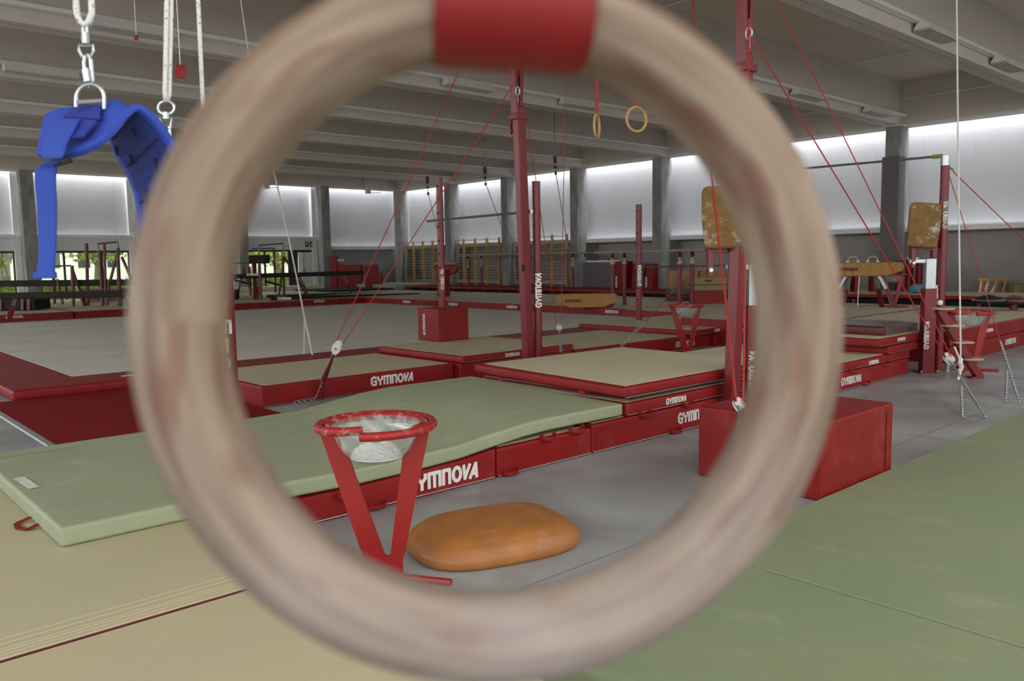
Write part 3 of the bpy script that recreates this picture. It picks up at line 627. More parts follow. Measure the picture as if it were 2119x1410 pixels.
# chalk stands
def chalk_stand(cx, cy, h, ang, label, z0=0, chalk=True, sc=1.0):
    t = thing('chalk_stand', (cx, cy, z0), label, 'chalk stand')
    ca, sa = math.cos(ang), math.sin(ang); hh = h
    def L(x, y, z): return (cx+x*ca-y*sa, cy+x*sa+y*ca, z0+z)
    ring = []; n = 56                       # one bar bent almost full circle; its ends pass each other at the front
    for i in range(n+1):
        f = i/n; a = math.radians(-92-366*f); r = .262-.050*max(0, (f-.80)/.20)**1.2
        ring.append(L(r*math.cos(a), r*math.sin(a)*.94, hh-.022+.012*f))
    ring = [L(.262*math.cos(math.radians(-96+358*i/n))-(.0), (.262-(.115*max(0, (i/n-.82)/.18)))*math.sin(math.radians(-96+358*i/n)), hh-.022+.004*i/n) for i in range(n+1)]
    part('rim', MB().tube(ring, .0205, 12), M_REDK, t, smooth=True)
    inner = [L(.222*math.cos(math.radians(a)), .222*math.sin(math.radians(a)), hh-.020) for a in range(-30, 205, 7)]
    part('inner_rim', MB().tube(inner, .018, 8), M_REDK, t, smooth=True)
    fr = MB()
    def quad(poly, tt=.016):
        a = [L(x, -tt/2, z) for x, z in poly]; nrm = V3(L(0, tt/2, 0))-V3(L(0, -tt/2, 0)); fr.prism(a, nrm)
    arm = [(-.268, hh-.03), (-.188, hh-.03), (-.182, hh-.07), (-.160, hh-.125), (-.130, hh-.175), (.020, .130), (.034, .122), (.048, .128), (.118, hh-.175), (.150, hh-.125), (.186, hh-.07), (.196, hh-.03), (.250, hh-.03), (.118, .150), (.102, .09), (.106, .035), (.125, 0), (-.045, 0), (-.062, .06)]
    left = arm[:7]+[(.034, .0), (-.045, 0), (-.062, .06)]; rightp = [(.034, 0), (.034, .122)]+arm[7:17]
    quad(left); quad(rightp)
    part('blade_frame', fr, M_REDS, t)
    part('foot', MB().tube([L(.10, 0, .018), L(.25, -.045, .017), L(.335, -.07, .017)], .0175, 8), M_REDS, t)
    part('foot', MB().tube([L(-.02, 0, .018), L(-.10, -.12, .016), L(-.16, -.20, .016)], .0175, 8), M_REDS, t)
    part('foot', MB().tube([L(.0, .01, .018), L(-.04, .14, .016), L(-.05, .24, .016)], .0175, 8), M_REDS, t)
    bw = [(r, z) for r, z in [(.002, -.182), (.045, -.180), (.09, -.168), (.128, -.145), (.158, -.115), (.180, -.078), (.196, -.035), (.202, 0), (.210, .002), (.202, .004), (.193, -.034), (.177, -.076), (.155, -.112), (.125, -.141), (.088, -.164), (.002, -.177)]]
    c = L(0, 0, hh-.02); part('bowl', MB().lathe(bw, c, 40), M_BOWL, t, smooth=True)
    if chalk:
        rnd = random.Random(11); hpf = {}
        def heap(u, v):
            a = 2*math.pi*u; k = (round(u*40) % 40, round(v*14))
            if k not in hpf: hpf[k] = (rnd.uniform(-.008, .008) if 0 < v < .95 else 0)
            r = .122*v
            zb_ = -.178+.026*v**2.5
            top = -.100+.014*math.sin(3*a+1)*v+.008*math.sin(5*a)*v
            z = zb_+.004+max(0, (top-zb_))*(1-v**5)+hpf[k]
            return (c[0]+r*math.cos(a), c[1]+r*math.sin(a), c[2]+z)
        ch = part('chalk', MB().grid(heap, 40, 14), M_CHALK, None, org=c, kind='stuff'); tag(ch, 'heap of loose white chalk in the bowl of the near red stand', 'chalk')
    return t
sb = Z(789, 1203, .0); view = math.atan2(right[1], right[0])
chalk_stand(sb[0], sb[1], .770, view, 'red steel chalk stand with clear bowl of chalk, nearest of the stands')
p3 = Z(2003, 768, 0); chalk_stand(p3[0], p3[1], .765, view-.15, 'red chalk stand with empty clear bowl, right of the white cord', chalk=False)
p2 = (11.15, 8.0-.55, 0); p2 = Y(1420, 700, 7.55); chalk_stand(p2[0], 7.55, .77, view+.2, 'red chalk stand with dusty bowl, behind the near mat stack', chalk=False)
p4 = Z(1846, 636, .3); chalk_stand(p4[0], p4[1], .75, view, 'red chalk stand half hidden behind the pommel horse', z0=.3, chalk=False)

# ================================================================== RINGS
def mring(center, depth_left_closer):
    pass
cr_ = C0+R2*(-.0013)+U2*.0055+fwd*.274
ang = math.radians(9.5)
rx = R2*math.cos(ang)+fwd*math.sin(ang); rn = np.cross(rx, U2)
RM = Matrix(((rx[0], U2[0], rn[0], cr_[0]), (rx[1], U2[1], rn[1], cr_[1]), (rx[2], U2[2], rn[2], cr_[2]), (0, 0, 0, 1)))
rg = thing('gymnastic_ring', (0, 0, 0), 'large blurred wooden gymnastic ring with red tape, filling the picture', 'ring'); rg.matrix_world = RM
RR, rr = .1048, .0150
part('wooden_ring', MB().tube([(RR*math.cos(t), RR*math.sin(t), 0) for t in [2*math.pi*k/120 for k in range(120)]], rr, 28, closed=True), M_RING, rg, smooth=True, local=True)
tp = [((RR+.001)*math.cos(t), (RR+.001)*math.sin(t), 0) for t in [math.radians(a) for a in np.linspace(76, 104, 13)]]
tpx = [(x, RR+.0006*math.cos(x*60), 0) for x in np.linspace(-.0262, .0262, 13)]
part('tape_sleeve', MB().tube(tpx, [.0185]+[.0196]*11+[.0185], 28), M_REDV, rg, smooth=True, local=True)
part('strap', MB().box(-.0185, .0185, RR+.012, 1.2, -.002, .002), M_CORD, rg, local=True)
part('buckle', MB().box(-.025, .025, 1.18, 1.24, -.006, .006), M_GALV, rg, local=True)
cb = V3(RM @ Vector((0, 1.22, 0))); part('cable', MB().tube([(0, 1.22, 0), tuple((RM.inverted() @ Vector((cb[0], cb[1], 5.0))))], .004, 6), M_STEEL, rg, local=True)

# ================================================================== BLUE BELT AND ROPES
bt = thing('spotting_belt', D(215, 260, 1.45), 'blue padded twisting belt hanging at upper left, with loose webbing strap', 'belt')
BN = [(80, 322, 1.42), (118, 327, 1.40), (152, 322, 1.385), (186, 309, 1.38), (216, 291, 1.385), (240, 268, 1.40), (262, 238, 1.42), (287, 221, 1.44), (318, 240, 1.455), (352, 284, 1.47), (384, 345, 1.49), (402, 440, 1.50)]
BF = [(98, 240, 1.47), (120, 230, 1.475), (150, 226, 1.48), (180, 224, 1.485), (208, 222, 1.49), (238, 220, 1.50), (250, 238, 1.52), (232, 286, 1.54), (243, 322, 1.55), (266, 362, 1.555), (285, 420, 1.56), (296, 500, 1.565)]
def spline(P, u):
    k = u*(len(P)-1); i = min(int(k), len(P)-2); f = k-i
    p0, p1, p2_, p3_ = P[max(i-1, 0)], P[i], P[i+1], P[min(i+2, len(P)-1)]
    q = [.5*((2*p1[a])+(-p0[a]+p2_[a])*f+(2*p0[a]-5*p1[a]+4*p2_[a]-p3_[a])*f*f+(-p0[a]+3*p1[a]-3*p2_[a]+p3_[a])*f**3) for a in range(3)]
    return D(q[0], q[1], q[2])
def belt(u, v):
    a, b = spline(BN, u), spline(BF, u); p = a*(1-v)+b*v+V3((0, 0, .022))*4*v*(1-v)*math.exp(-((u-.46)/.11)**2)
    return p
def belt_off(u, v, o):
    e = .01; p = belt(u, v); du = belt(min(u+e, 1), v)-belt(max(u-e, 0), v); dv = belt(u, 1)-belt(u, 0); n = np.cross(du, dv); n /= max(np.linalg.norm(n), 1e-9)
    return p+n*o
# which way is the outside: towards the camera at the left flap
SG = 1 if (belt_off(.2, .5, 1)-belt(.2, .5))@(C0-belt(.2, .5)) > 0 else -1
def belt_surf(o):
    return lambda u, v: belt_off(u, v, o*SG)
bm_ = MB(); nu, nv = 60, 10
def closed_shell(u, w_):      # w 0..1 round the section: outer face, rolled edge, inner face, rolled edge
    t = .012
    a = 2*math.pi*w_; v = .5-.5*math.cos(a) if True else 0
    o = t*.5*math.sin(a)*1.0
    v = .5-.5*max(-1, min(1, 1.06*math.cos(a)))
    o = t*.55*max(-1, min(1, 2.2*math.sin(a)))
    return belt_off(u, v, o*SG)
bm_.grid(closed_shell, 60, 40)
part('padding', bm_, M_BLUE, bt, smooth=True)
ln_ = part('lining', MB().grid(lambda u, v: belt_off(.03+.96*u, .10+.80*v, -.0078*SG-.0012*SG*math.sin(u*70)**2), 100, 8), M_NAVY, bt, smooth=True)
sl = MB()
for (u, v) in [(.58, .35), (.63, .7), (.70, .35), (.77, .7), (.84, .35), (.70, .85), (.9, .7)]:
    sl.tube([belt_off(u+.012*k, v+.02*k, -.010*SG) for k in range(4)], .0018, 5)
for u in (.55, .66, .80, .92): sl.tube([belt_off(u, .12+.76*k/8, -.0098*SG) for k in range(9)], .0012, 4)
part('stitched_slot', sl, M_BLK, ln_)
part('wide_band', MB().grid(lambda u, v: D(*[(1-u)*((1-v)*a+v*b)+u*((1-v)*c+v*d) for a, b, c, d in zip((138, 246, 1.445), (212, 251, 1.405), (166, 222, 1.472), (214, 223, 1.44))])-fwd*.010, 4, 6), M_BLUED, bt, solid=.004)
part('wide_band', MB().grid(lambda u, v: D(*[(1-u)*((1-v)*a+v*b)+u*((1-v)*c+v*d) for a, b, c, d in zip((148, 291, 1.39), (180, 288, 1.384), (172, 252, 1.425), (208, 255, 1.405))])-fwd*.013, 4, 6), M_BLUED, bt, solid=.004)
ws = [((128, 252, 1.43), (176, 252, 1.415)), ((112, 275, 1.405), (164, 275, 1.395)), ((102, 300, 1.385), (150, 300, 1.38)), ((99, 322, 1.372), (144, 322, 1.368)), ((99, 332, 1.372), (140, 332, 1.368))]
def ribbon(rows, name, matl, th=.0035, off=.012):
    A = [r[0] for r in rows]; B = [r[1] for r in rows]
    part(name, MB().grid(lambda u, v: (spline(A, u)*(1-v)+spline(B, u)*v)-fwd*off, len(rows)*4, 6), matl, bt, solid=th, smooth=True)
ribbon(ws, 'webbing_strap', M_BLUEW, off=.016)
hs = [((96, 335, 1.37), (150, 326, 1.37)), ((84, 341, 1.375), (122, 336, 1.37)), ((74, 352, 1.38), (117, 350, 1.38)), ((73, 380, 1.38), (115, 380, 1.38)), ((77, 415, 1.385), (117, 414, 1.385)), ((79, 460, 1.39), (117, 460, 1.39)), ((81, 520, 1.39), (115, 520, 1.39)), ((77, 560, 1.39), (112, 558, 1.39)), ((75, 574, 1.388), (117, 574, 1.388))]
ribbon(hs, 'hanging_strap', M_BLUEW, off=0)
ribbon([((74, 565, 1.382), (117, 563, 1.382)), ((74, 577, 1.382), (118, 576, 1.382))], 'strap_hem', M_BLUEW, th=.010, off=.004)
part('buckle', MB().beam(D(112, 341, 1.372), D(147, 329, 1.372), .004, .010).beam(D(128, 336, 1.36), D(146, 332, 1.36), .012, .006), M_BLK, bt)
dr_ = MB()
def Q(x, y, d=1.43): return D(x, y, d)
dr_.tube([Q(158, 222, 1.425)]+[Q(158+29-29*math.cos(a), 202-28*math.sin(a), 1.425) for a in np.linspace(0, math.pi, 14)]+[Q(216, 226, 1.425)], .0034, 8)
dr_.tube([Q(159, 212, 1.425), Q(213, 209, 1.425)], .004, 8)
dr_.tube([Q(220+18-18*math.cos(a), 222-5*math.sin(a), 1.47) for a in np.linspace(0, math.pi, 8)], .003, 6)
part('d_ring', dr_, M_GALV, bt)
def loopt(cx, cy, rx_, ry, d, tilt=0, n=18):
    out = []
    for k in range(n):
        a = 2*math.pi*k/n; x = rx_*math.cos(a); y = ry*math.sin(a)
        out.append(D(cx+x*math.cos(tilt)-y*math.sin(tilt), cy+x*math.sin(tilt)+y*math.cos(tilt), d+.006*math.sin(a)*0))
    return out
def hookset(name, label, x, parts_):
    pass
r1 = thing('hanging_rope', D(176, 30, 1.44), 'white rope loop with steel links holding the blue belt', 'rope')
part('rope', MB().tube([D(158, -150, 1.44), D(157, 0, 1.44), D(159, 28, 1.44), D(166, 44, 1.44), D(175, 52, 1.44), D(184, 44, 1.44), D(190, 28, 1.44), D(189, 0, 1.44), D(188, -150, 1.44)], .0056, 10), M_ROPE, r1, smooth=True)
top1 = D(173, -150, 1.44); part('rope', MB().tube([top1, (top1[0], top1[1], 5.0)], .0056, 8), M_ROPE, r1)
part('link', MB().tube([D(175, 48, 1.44), D(172, 56, 1.44), D(172, 84, 1.44), D(176, 92, 1.44), D(181, 84, 1.44), D(180, 56, 1.44)], .0030, 6, closed=True), M_GALV, r1)
part('sleeve_nut', MB().tube([D(176, 68, 1.434), D(177, 91, 1.434)], .0062, 6), M_GALV, r1)
part('swivel', MB().tube([D(164, 94, 1.44), D(193, 94, 1.44), D(194, 106, 1.44), D(187, 118, 1.44), D(171, 118, 1.44), D(164, 105, 1.44)], .0030, 6, closed=True), M_GALV, r1)
part('link', MB().tube([D(176, 116, 1.437), D(174, 130, 1.437), D(178, 168, 1.437), D(186, 180, 1.437), D(192, 168, 1.437), D(188, 124, 1.437), D(182, 114, 1.437)], .0034, 8, closed=True), M_GALV, r1)
part('sleeve_nut', MB().tube([D(178, 143, 1.433), D(183, 170, 1.433)], .0070, 6), M_GALV, r1)
r2_ = thing('hanging_rope', D(346, 100, 1.6), 'doubled white rope with a steel swivel, left of the big ring', 'rope')
part('rope', MB().tube([D(347, -150, 1.6), D(344, 60, 1.6), D(341, 195, 1.6), D(344, 211, 1.6)], .0047, 8), M_ROPE, r2_, smooth=True)
part('rope', MB().tube([D(355, -150, 1.61), D(354, 30, 1.61), D(350, 195, 1.61), D(346, 211, 1.61)], .0047, 8), M_ROPE, r2_, smooth=True)
top2 = D(351, -150, 1.6); part('rope', MB().tube([top2, (top2[0], top2[1], 5.0)], .0047, 8), M_ROPE, r2_)
part('swivel_ring', MB().tube([D(344+17*math.cos(a), 223+14*math.sin(a), 1.6) for a in np.linspace(0, 2*math.pi, 18)[:-1]], .0027, 6, closed=True), M_GALV, r2_)
part('swivel', MB().tube([D(344, 233, 1.598), D(344, 247, 1.598)], .0055, 8), M_GALV, r2_)
part('link', MB().tube([D(332, 246, 1.6), D(355, 246, 1.6), D(352, 266, 1.6), D(345, 270, 1.6), D(337, 264, 1.6)], .0026, 6, closed=True), M_GALV, r2_)
part('link', MB().tube([D(340, 262, 1.6), D(350, 262, 1.6), D(354, 288, 1.6), D(344, 298, 1.6), D(338, 286, 1.6)], .0026, 6, closed=True), M_GALV, r2_)
part('cord', MB().tube([D(346, 294, 1.6), D(372, 318, 1.50)], .004, 6), M_ROPE, r2_)
r3 = thing('hanging_rope', D(415, 100, 1.9), 'single white rope running down behind the left rim of the big ring', 'rope')
p_ = D(410, 0, 1.9); q_ = D(424, 300, 1.9); part('rope', MB().tube([p_+(p_-q_)*11.5, p_, q_], .0052, 8), M_ROPE, r3, smooth=True)
part('knot', MB().tube([q_+V3((0, 0, .02)), q_-V3((0, 0, .03))], .012, 8), M_ROPE, r3)
# small hanging red pouches
for q, d, s, lb in [((373, 148), 6.0, 13, 'small square red pouch hanging below the ceiling, right of the doubled rope'), ((282, 78), 7.5, 5, 'small red cord handle hanging at the nearest left strip light')]:
    t = thing('rope_pouch', D(q[0], q[1], d), lb, 'pouch')
    x, y = q; part('pouch', MB().hexa([D(x-s, y+s*.9, d), D(x+s*.7, y+s*1.2, d), D(x+s, y-s*.9, d), D(x-s*.6, y-s*1.2, d)], [D(x-s, y+s*.9, d+.04), D(x+s*.7, y+s*1.2, d+.04), D(x+s, y-s*.9, d+.04), D(x-s*.6, y-s*1.2, d+.04)]), M_RED, t, bev=.008)
    p = D(x, y-s, d+.02); part('cord', MB().tube([p, (p[0], p[1], 6.2 if s > 6 else 5.2)], .004, 5), M_ROPE, t)
tt_ = D(500, 0, 9); t = part('cable', MB().tube([D(492, -40, 9), D(515, 115, 9.2), D(530, 230, 9.3)], .006, 5), M_ROPE, org=tt_); tag(t, 'thin pale cable hanging behind the ring at top left', 'cable')

# ================================================================== RINGS FRAME
FL, NL = V3((6.58, 7.05, 0)), V3((6.33, 4.05, 0))
ft_ = thing('rings_frame', (6.45, 5.55, 0), 'tall red steel rings frame with two bent legs', 'rings frame')
def leg(b, pb, pt):
    x, y, _ = b
    b0 = Y(*pb, y); t0 = Y(*pt, y); s_ = (3.25-b0[2])/(t0[2]-b0[2]); x = float(b0[0]+(t0[0]-b0[0])*s_)+.06; x0 = float(b0[0]-(t0[0]-b0[0])*b0[2]/(t0[2]-b0[2]))
    mb = MB(); mb.beam(V3((x0, y, 0)), V3((x-.06, y, 3.25)), .125, .095, (0, 1, 0), .125, .095)
    part('leg', mb, M_REDM, ft_, bev=.01)
    top = (x-.06, y, 3.25)
    part('leg', MB().beam(top, (x-.06+.10, y+.02, 4.85), .05, .10, (0, 1, 0)), M_REDM, ft_, bev=.006)
    part('leg', MB().beam((x-.11, y, 3.15), (x-.20, y, 4.85), .05, .10, (0, 1, 0)), M_REDM, ft_, bev=.006)
    part('collar', MB().box(x-.15, x+.03, y-.065, y+.065, 3.10, 3.17), M_REDM, ft_, bev=.006)
    part('foot_plate', MB().box(x0-.15, x0+.15, y-.11, y+.11, 0, .012), M_REDM, ft_)
    part('shackle', MB().tube([V3((x-.14, y-.08, 3.40))+V3((.0, .03*math.cos(a), .05*math.sin(a))) for a in np.linspace(0, 2*math.pi, 12)[:-1]], .008, 6, closed=True).tube([(x-.14, y-.08, 3.36), (x-.16, y-.1, 3.26)], .012, 6), M_GALV, ft_)
leg(FL, (1092, 700), (1072, 200)); leg(NL, (1514, 820), (1541, 160))
part('top_bar', MB().beam((6.35, 3.9, 4.85), (6.55, 7.25, 4.85), .1, .1), M_REDM, ft_, bev=.01)
part('coiled_cord', MB().tube([(6.48, 7.10, 3.18), (6.50, 7.16, 3.05), (6.50, 7.15, 2.96), (6.49, 7.1, 3.0)], .018, 6), M_RED, ft_)
part('pull_cord', MB().tube([(6.47, 6.97, 3.1), (6.45, 6.95, 2.2), (6.45, 6.93, 1.42)], .010, 6), M_RED, ft_)
part('cord_grip', MB().tube([(6.45, 6.93, 1.44), (6.45, 6.93, 1.36)], .018, 6), M_BLK, ft_)
for (px0, pyt, pyb, wd, lb) in ((1235, 236, 284, .07, 'left one of the two far wooden rings hanging on red straps, seen nearly edge-on'), (1317, 222, 270, .19, 'right one of the two far wooden rings on red straps, seen face-on')):
    c = X(px0, (pyt+pyb)/2+1, 6.5); t = thing('gymnastic_ring', c, lb, 'ring')
    R_ = .118; cs = wd/2/.118*1.1; dirv = right*min(1, cs)+np.array([fwd[0], fwd[1], 0])*math.sqrt(max(0, 1-min(1, cs)**2))
    part('wooden_ring', MB().tube([c+dirv*(R_*math.cos(a))+V3((0, 0, R_*math.sin(a))) for a in np.linspace(0, 2*math.pi, 33)[:-1]], .0145, 8, closed=True), M_WOOD, t, smooth=True)
    p0 = c+V3((0, 0, R_-.02)); part('strap', MB().beam(p0, (p0[0], p0[1], 4.05), .035, .012, tuple(fwd)), M_CORD, t)
    part('cable', MB().tube([(p0[0], p0[1], 4.05), (6.45, c[1], 4.82)], .006, 5), M_STEEL, t)

# ------------------------------------------------------------------ chains, pulleys, guys
def link_mesh(l=.070, w_=.038, r=.0062):
    pts = []
    for a in np.linspace(-math.pi/2, math.pi/2, 5): pts.append((l/2-w_/2+math.cos(a)*w_/2, math.sin(a)*w_/2, 0))
    for a in np.linspace(math.pi/2, 3*math.pi/2, 5): pts.append((-(l/2-w_/2)+math.cos(a)*w_/2, math.sin(a)*w_/2, 0))
    me = MB().tube(pts, r, 5, closed=True).mesh('chain_link', smooth=True); me.materials.append(M_GALV); return me
LK = link_mesh()
def chain(parent, p, q, step=.058):
    p, q = V3(p), V3(q); d = q-p; L = np.linalg.norm(d); d /= L; n = max(2, int(L/step))
    s = np.cross(d, V3((0, 0, 1))); s = s/np.linalg.norm(s) if np.linalg.norm(s) > .05 else V3((1, 0, 0)); u = np.cross(s, d)
    for i in range(n):
        c = p+d*(i+.5)*L/n; a, b = (s, u) if i % 2 else (u, s); a2 = a*.7+b*.7; n2 = np.cross(d, a2); n2 /= np.linalg.norm(n2); a2 = np.cross(n2, d)
        m = Matrix(((d[0], a2[0], n2[0], c[0]), (d[1], a2[1], n2[1], c[1]), (d[2], a2[2], n2[2], c[2]), (0, 0, 0, 1)))
        inst('chain_link', LK, parent, m)
def pulley(parent, c, axisdir, s=1.0):
    c = V3(c); a = V3(axisdir); a /= np.linalg.norm(a); e = np.cross(fwd, a); e /= np.linalg.norm(e); f_ = np.cross(a, e)
    for o in (-.018, .018):
        poly = [c+f_*o*s+a*(.062*s*math.cos(t))*1.15+e*(.042*s*math.sin(t)) for t in np.linspace(0, 2*math.pi, 17)[:-1]]
        part('cheek', MB().prism(poly, f_*.006*s), M_WHT, parent, bev=.002)
    part('sheave', MB().tube([c-f_*.014*s, c+f_*.014*s], .030*s, 14), M_LAMP, parent)
    part('axle', MB().tube([c-f_*.03*s, c+f_*.03*s], .010*s, 8), M_GALV, parent)
    part('shackle', MB().tube([c-a*.06*s+e*.018*s, c-a*.11*s+e*.012*s, c-a*.13*s, c-a*.11*s-e*.012*s, c-a*.06*s-e*.018*s], .006*s, 6), M_GALV, parent)
def guy(label, pul, anchor, tops, r=.0055, sleeve=False, s=1.0, chain_from=.13):
    pul = V3(pul); anchor = V3(anchor); ax_ = pul-anchor; ax_ /= np.linalg.norm(ax_)
    t = thing('guy_tackle', anchor, label, 'cable')
    e = np.cross(fwd, ax_); e /= np.linalg.norm(e)
    for k, tp in enumerate(tops):
        sg_ = 1 if PX(tp)[0] > PX(pul)[0]+((PX(tops[1-k])[0]-PX(pul)[0]) if len(tops) > 1 else 0) else -1
        side = e*.028*s*(1 if (e@R2)*sg_ > 0 else -1)
        part('cord', MB().tube([pul+side, tp], r, 6), M_CORD, t)
    pulley(t, pul, ax_, s)
    top = pul-ax_*chain_from
    if sleeve:
        d2 = top-ax_*.42; part('sleeve', MB().tube([top+ax_*.02, top-ax_*.30, d2+ax_*.10], [.012, .034, .036], 8), M_DRED, t, label='dark red fabric sleeve')
        part('cord', MB().tube([top-ax_*.33, top-ax_*.40+e*.05, top-ax_*.52+e*.07-V3((0, 0, .02)), top-ax_*.5+e*.03], .010, 6), M_DRED, t)
        chain(t, d2+ax_*.1, anchor)
    else:
        part('turnbuckle', MB().tube([top, top-ax_*.16], .012, 6), M_GALV, t)
        chain(t, top-ax_*.16, anchor)
    part('floor_ring', MB().tube([anchor+V3((.03*math.cos(a), 0, .012+.02*math.sin(a))) for a in np.linspace(0, 2*math.pi, 11)[:-1]], .005, 5, closed=True), M_GALV, t)
    return t
FT, NT = V3((6.44, 6.98, 3.38)), V3((6.28, 4.02, 3.42))
FT = Y(1067, 168, 6.98); NT = Y(1546, 55, 3.98)
a1 = Z(652, 826, .015)
g1 = guy('red cord tackle with white pulley, sleeve and chain in front of the grey carpet', D(697, 720, 8.62), a1, [FT, D(1062, -100, 10.0)], sleeve=True, s=1.15)
chain(g1, Z(652, 826, .02), Z(608, 834, .02))
guy('red cord tackle with small white pulley behind the rings frame', D(1157, 677, 11.3), Z(1161, 727, .30), [D(1086, 215, 9.75), D(1171, 100, 10.5)], r=.005, s=1.0)
pn = D(1531, 838, 4.9)
guy('near red cord tackle with white pulley in front of the red block', pn, Z(1534, 940, .49), [D(1428, -40, 7.2), D(1550, 40, 5.9)], r=.0065, s=1.0)
pr_ = D(1964, 742, 8.3)
g4 = guy('red cord tackle with white pulley, turnbuckle and chain on the open concrete at right', pr_, Z(2040, 864, .01), [D(1554, 75, 6.9), D(1598, -20, 8.9)], r=.006, s=1.2)
chain(g4, D(1990, 800, 8.1), V3(Z(1993, 862, .01))); part('turnbuckle', MB().tube([D(2008, 815, 7.85), D(2026, 842, 7.7)], .016, 6), M_GALV, g4)
t = thing('ceiling_rope', D(1984, 300, 8.2), 'long white cord hanging from the ceiling at right, tied to the tackle', 'cord')
part('cord', MB().tube([D(1979, -60, 8.2), D(1982, 250, 8.2), D(1985, 500, 8.2), D(1988, 745, 8.2)], .0085, 6), M_ROPE, t)
part('knot', MB().tube([D(1988, 742, 8.2), D(1987, 752, 8.19), D(1990, 760, 8.2), D(1986, 768, 8.2)], .022, 6), M_ROPE, t)
part('hook', MB().tube([D(1988, 764, 8.2), D(1985, 778, 8.2), D(1983, 786, 8.2)], .014, 6), M_WHT, t)
part('cord', MB().tube([D(1987, 746, 8.2), D(1975, 718, 8.15)], .010, 6), M_ROPE, t)
# guys of the high bar
HB = V3((10.92, 4.03, 2.60))
def simple_guy(label, p, q, anchor, r=.005, col=None):
    t = thing('guy_cable', anchor, label, 'cable'); part('cable', MB().tube([p, q], r, 5), col or M_CORD, t); chain(t, q, anchor, .058); return t
t = simple_guy('steel guy with chain and turnbuckle at the right picture edge', D(1960, 350, 10.25), D(2070, 706, 9.05), Z(2112, 838, .01))
chain(t, D(2085, 765, 8.8), V3(Z(2083, 830, .01)), .058); part('turnbuckle', MB().tube([D(2095, 790, 8.7), D(2104, 815, 8.62)], .016, 6), M_GALV, t)
part('shackle', MB().tube([D(1955+9*k, 338+7*k, 10.2) for k in range(3)], .016, 6), M_GALV, t)
tg = D(1962, 343, 10.3); t = part('guy_cable', MB().tube([tg, D(1979, 362, 10.4), D(2119, 497, 11.5), D(2119, 497, 11.5)+(D(2119, 497, 11.5)-D(1979, 362, 10.4))*((D(2119, 497, 11.5)[2]-.02)/(D(1979, 362, 10.4)[2]-D(2119, 497, 11.5)[2]))], .006, 5), M_CORD, org=tg); tag(t, 'thin guy running from the high bar post out of the right picture edge', 'cable')
simple_guy('thin red guy with chain anchored behind the near tan mat stack', D(1468, 520, 10.9), D(1337, 665, 11.9), Z(1285, 716, .3))
q1 = D(571, 358, 20); t = thing('ceiling_rope', q1, 'pair of pale cords hanging in front of the exercise floor, left of the white pulley', 'cord')
part('cord', MB().tube([D(545, 320, 14), D(568, 360, 13.8), D(600, 505, 13.2), D(632, 665, 12.6), D(648, 742, 12.2)], .013, 5), M_ROPE, t)
part('cord', MB().tube([D(600, 505, 13.2), D(630, 660, 12.6), D(629, 745, 12.3)], .008, 5), M_ROPE, t)

# ================================================================== HIGH BARS AND POSTS
def post(t, b, h, r=.055, z0=0, holes=True, square=False):
    x, y = b[0], b[1]
    if square: po = part('post', MB().box(x-r, x+r, y-r, y+r, z0, h), M_REDM, t, bev=.006)
    else: po = part('post', MB().tube([(x, y, z0), (x, y, h)], r, 16), M_REDM, t, smooth=False, bev=.003)
    if holes:
        hb = MB()
        n = V3((-x, -y, 0)); n /= np.linalg.norm(n); sd = V3((-n[1], n[0], 0))
        for k in range(9):
            c = V3((x, y, h-.12-.2*k))+n*(r-.004)+sd*(-.03); hb.tube([c, c+n*.006], .014, 8)
        part('peg_hole', hb, M_BLK, po, kind='stuff')
PA, PB = (6.74, 7.0), (7.44, 9.79)
hb1 = thing('high_bar', (7.1, 8.4, 0), 'red high bar with perforated posts in the middle, one post rising from the foam cube', 'high bar')
post(hb1, PA, 2.41, .048); post(hb1, PB, 2.72, .05, z0=.8)
ba, bb = Y(1100, 438, 7.0), Y(884, 458, 9.79)
part('bar', MB().tube([ba, bb], .016, 10), M_STEEL, hb1)
part('bar_end', MB().tube([ba, ba+(bb-ba)*.06], .026, 8), M_YEL, hb1); part('bar_fitting', MB().tube([ba-V3((0, 0, .025)), ba+V3((0, 0, .025))], .022, 8), M_GALV, hb1)
part('brace', MB().beam((PA[0]-.05, PA[1]+.02, .12), (PA[0]-.22, PA[1]+.08, .34), .02, .02).beam((PA[0]+.05, PA[1]-.02, .12), (PA[0]+.20, PA[1]-.1, .38), .02, .02), M_REDM, hb1)
part('foot_plate', MB().box(PA[0]-.1, PA[0]+.1, PA[1]-.1, PA[1]+.1, 0, .01), M_REDM, hb1)
n_ = np.array([right[0], right[1], 0]); n_ /= np.linalg.norm(n_)
def vlogo(t, b, z0, h, r, out=.0, me=None):
    c = V3((b[0], b[1], z0)); tow = V3((-b[0], -b[1], 0)); tow /= np.linalg.norm(tow)
    up_ = V3((0, 0, 1)); rr_ = np.cross(tow, up_)*-1   # letters read upwards: text runs along +Z
    return logo(t, c+tow*(r+.002)+n_*(h*.5+out), (0, 0, 1), -n_, h, me)
vlogo(hb1, PA, .93, .072, .048, .012); vlogo(hb1, PB, 1.07, .054, .05, .012)
P3 = Z(1322, 668, .31)
hb3 = thing('uneven_bar', (P3[0], P3[1], .31), 'red perforated bar post with a low steel bar, right of the brown horse body', 'uneven bar')
post(hb3, P3, 2.46, .055, z0=.36); vlogo(hb3, P3, .98, .068, .055, .012)
part('rubber_foot', MB().tube([(P3[0], P3[1], .31), (P3[0], P3[1], .36)], .065, 12), M_YEL, hb3)
q1, q2 = D(1318, 553, 18.0), D(1560, 549, 17.0); part('bar', MB().tube([q1, q2], .018, 8), M_STEEL, hb3)
part('bar_fitting', MB().tube([q1-n_*.03, q1+n_*.03], .03, 8), M_GALV, hb3)
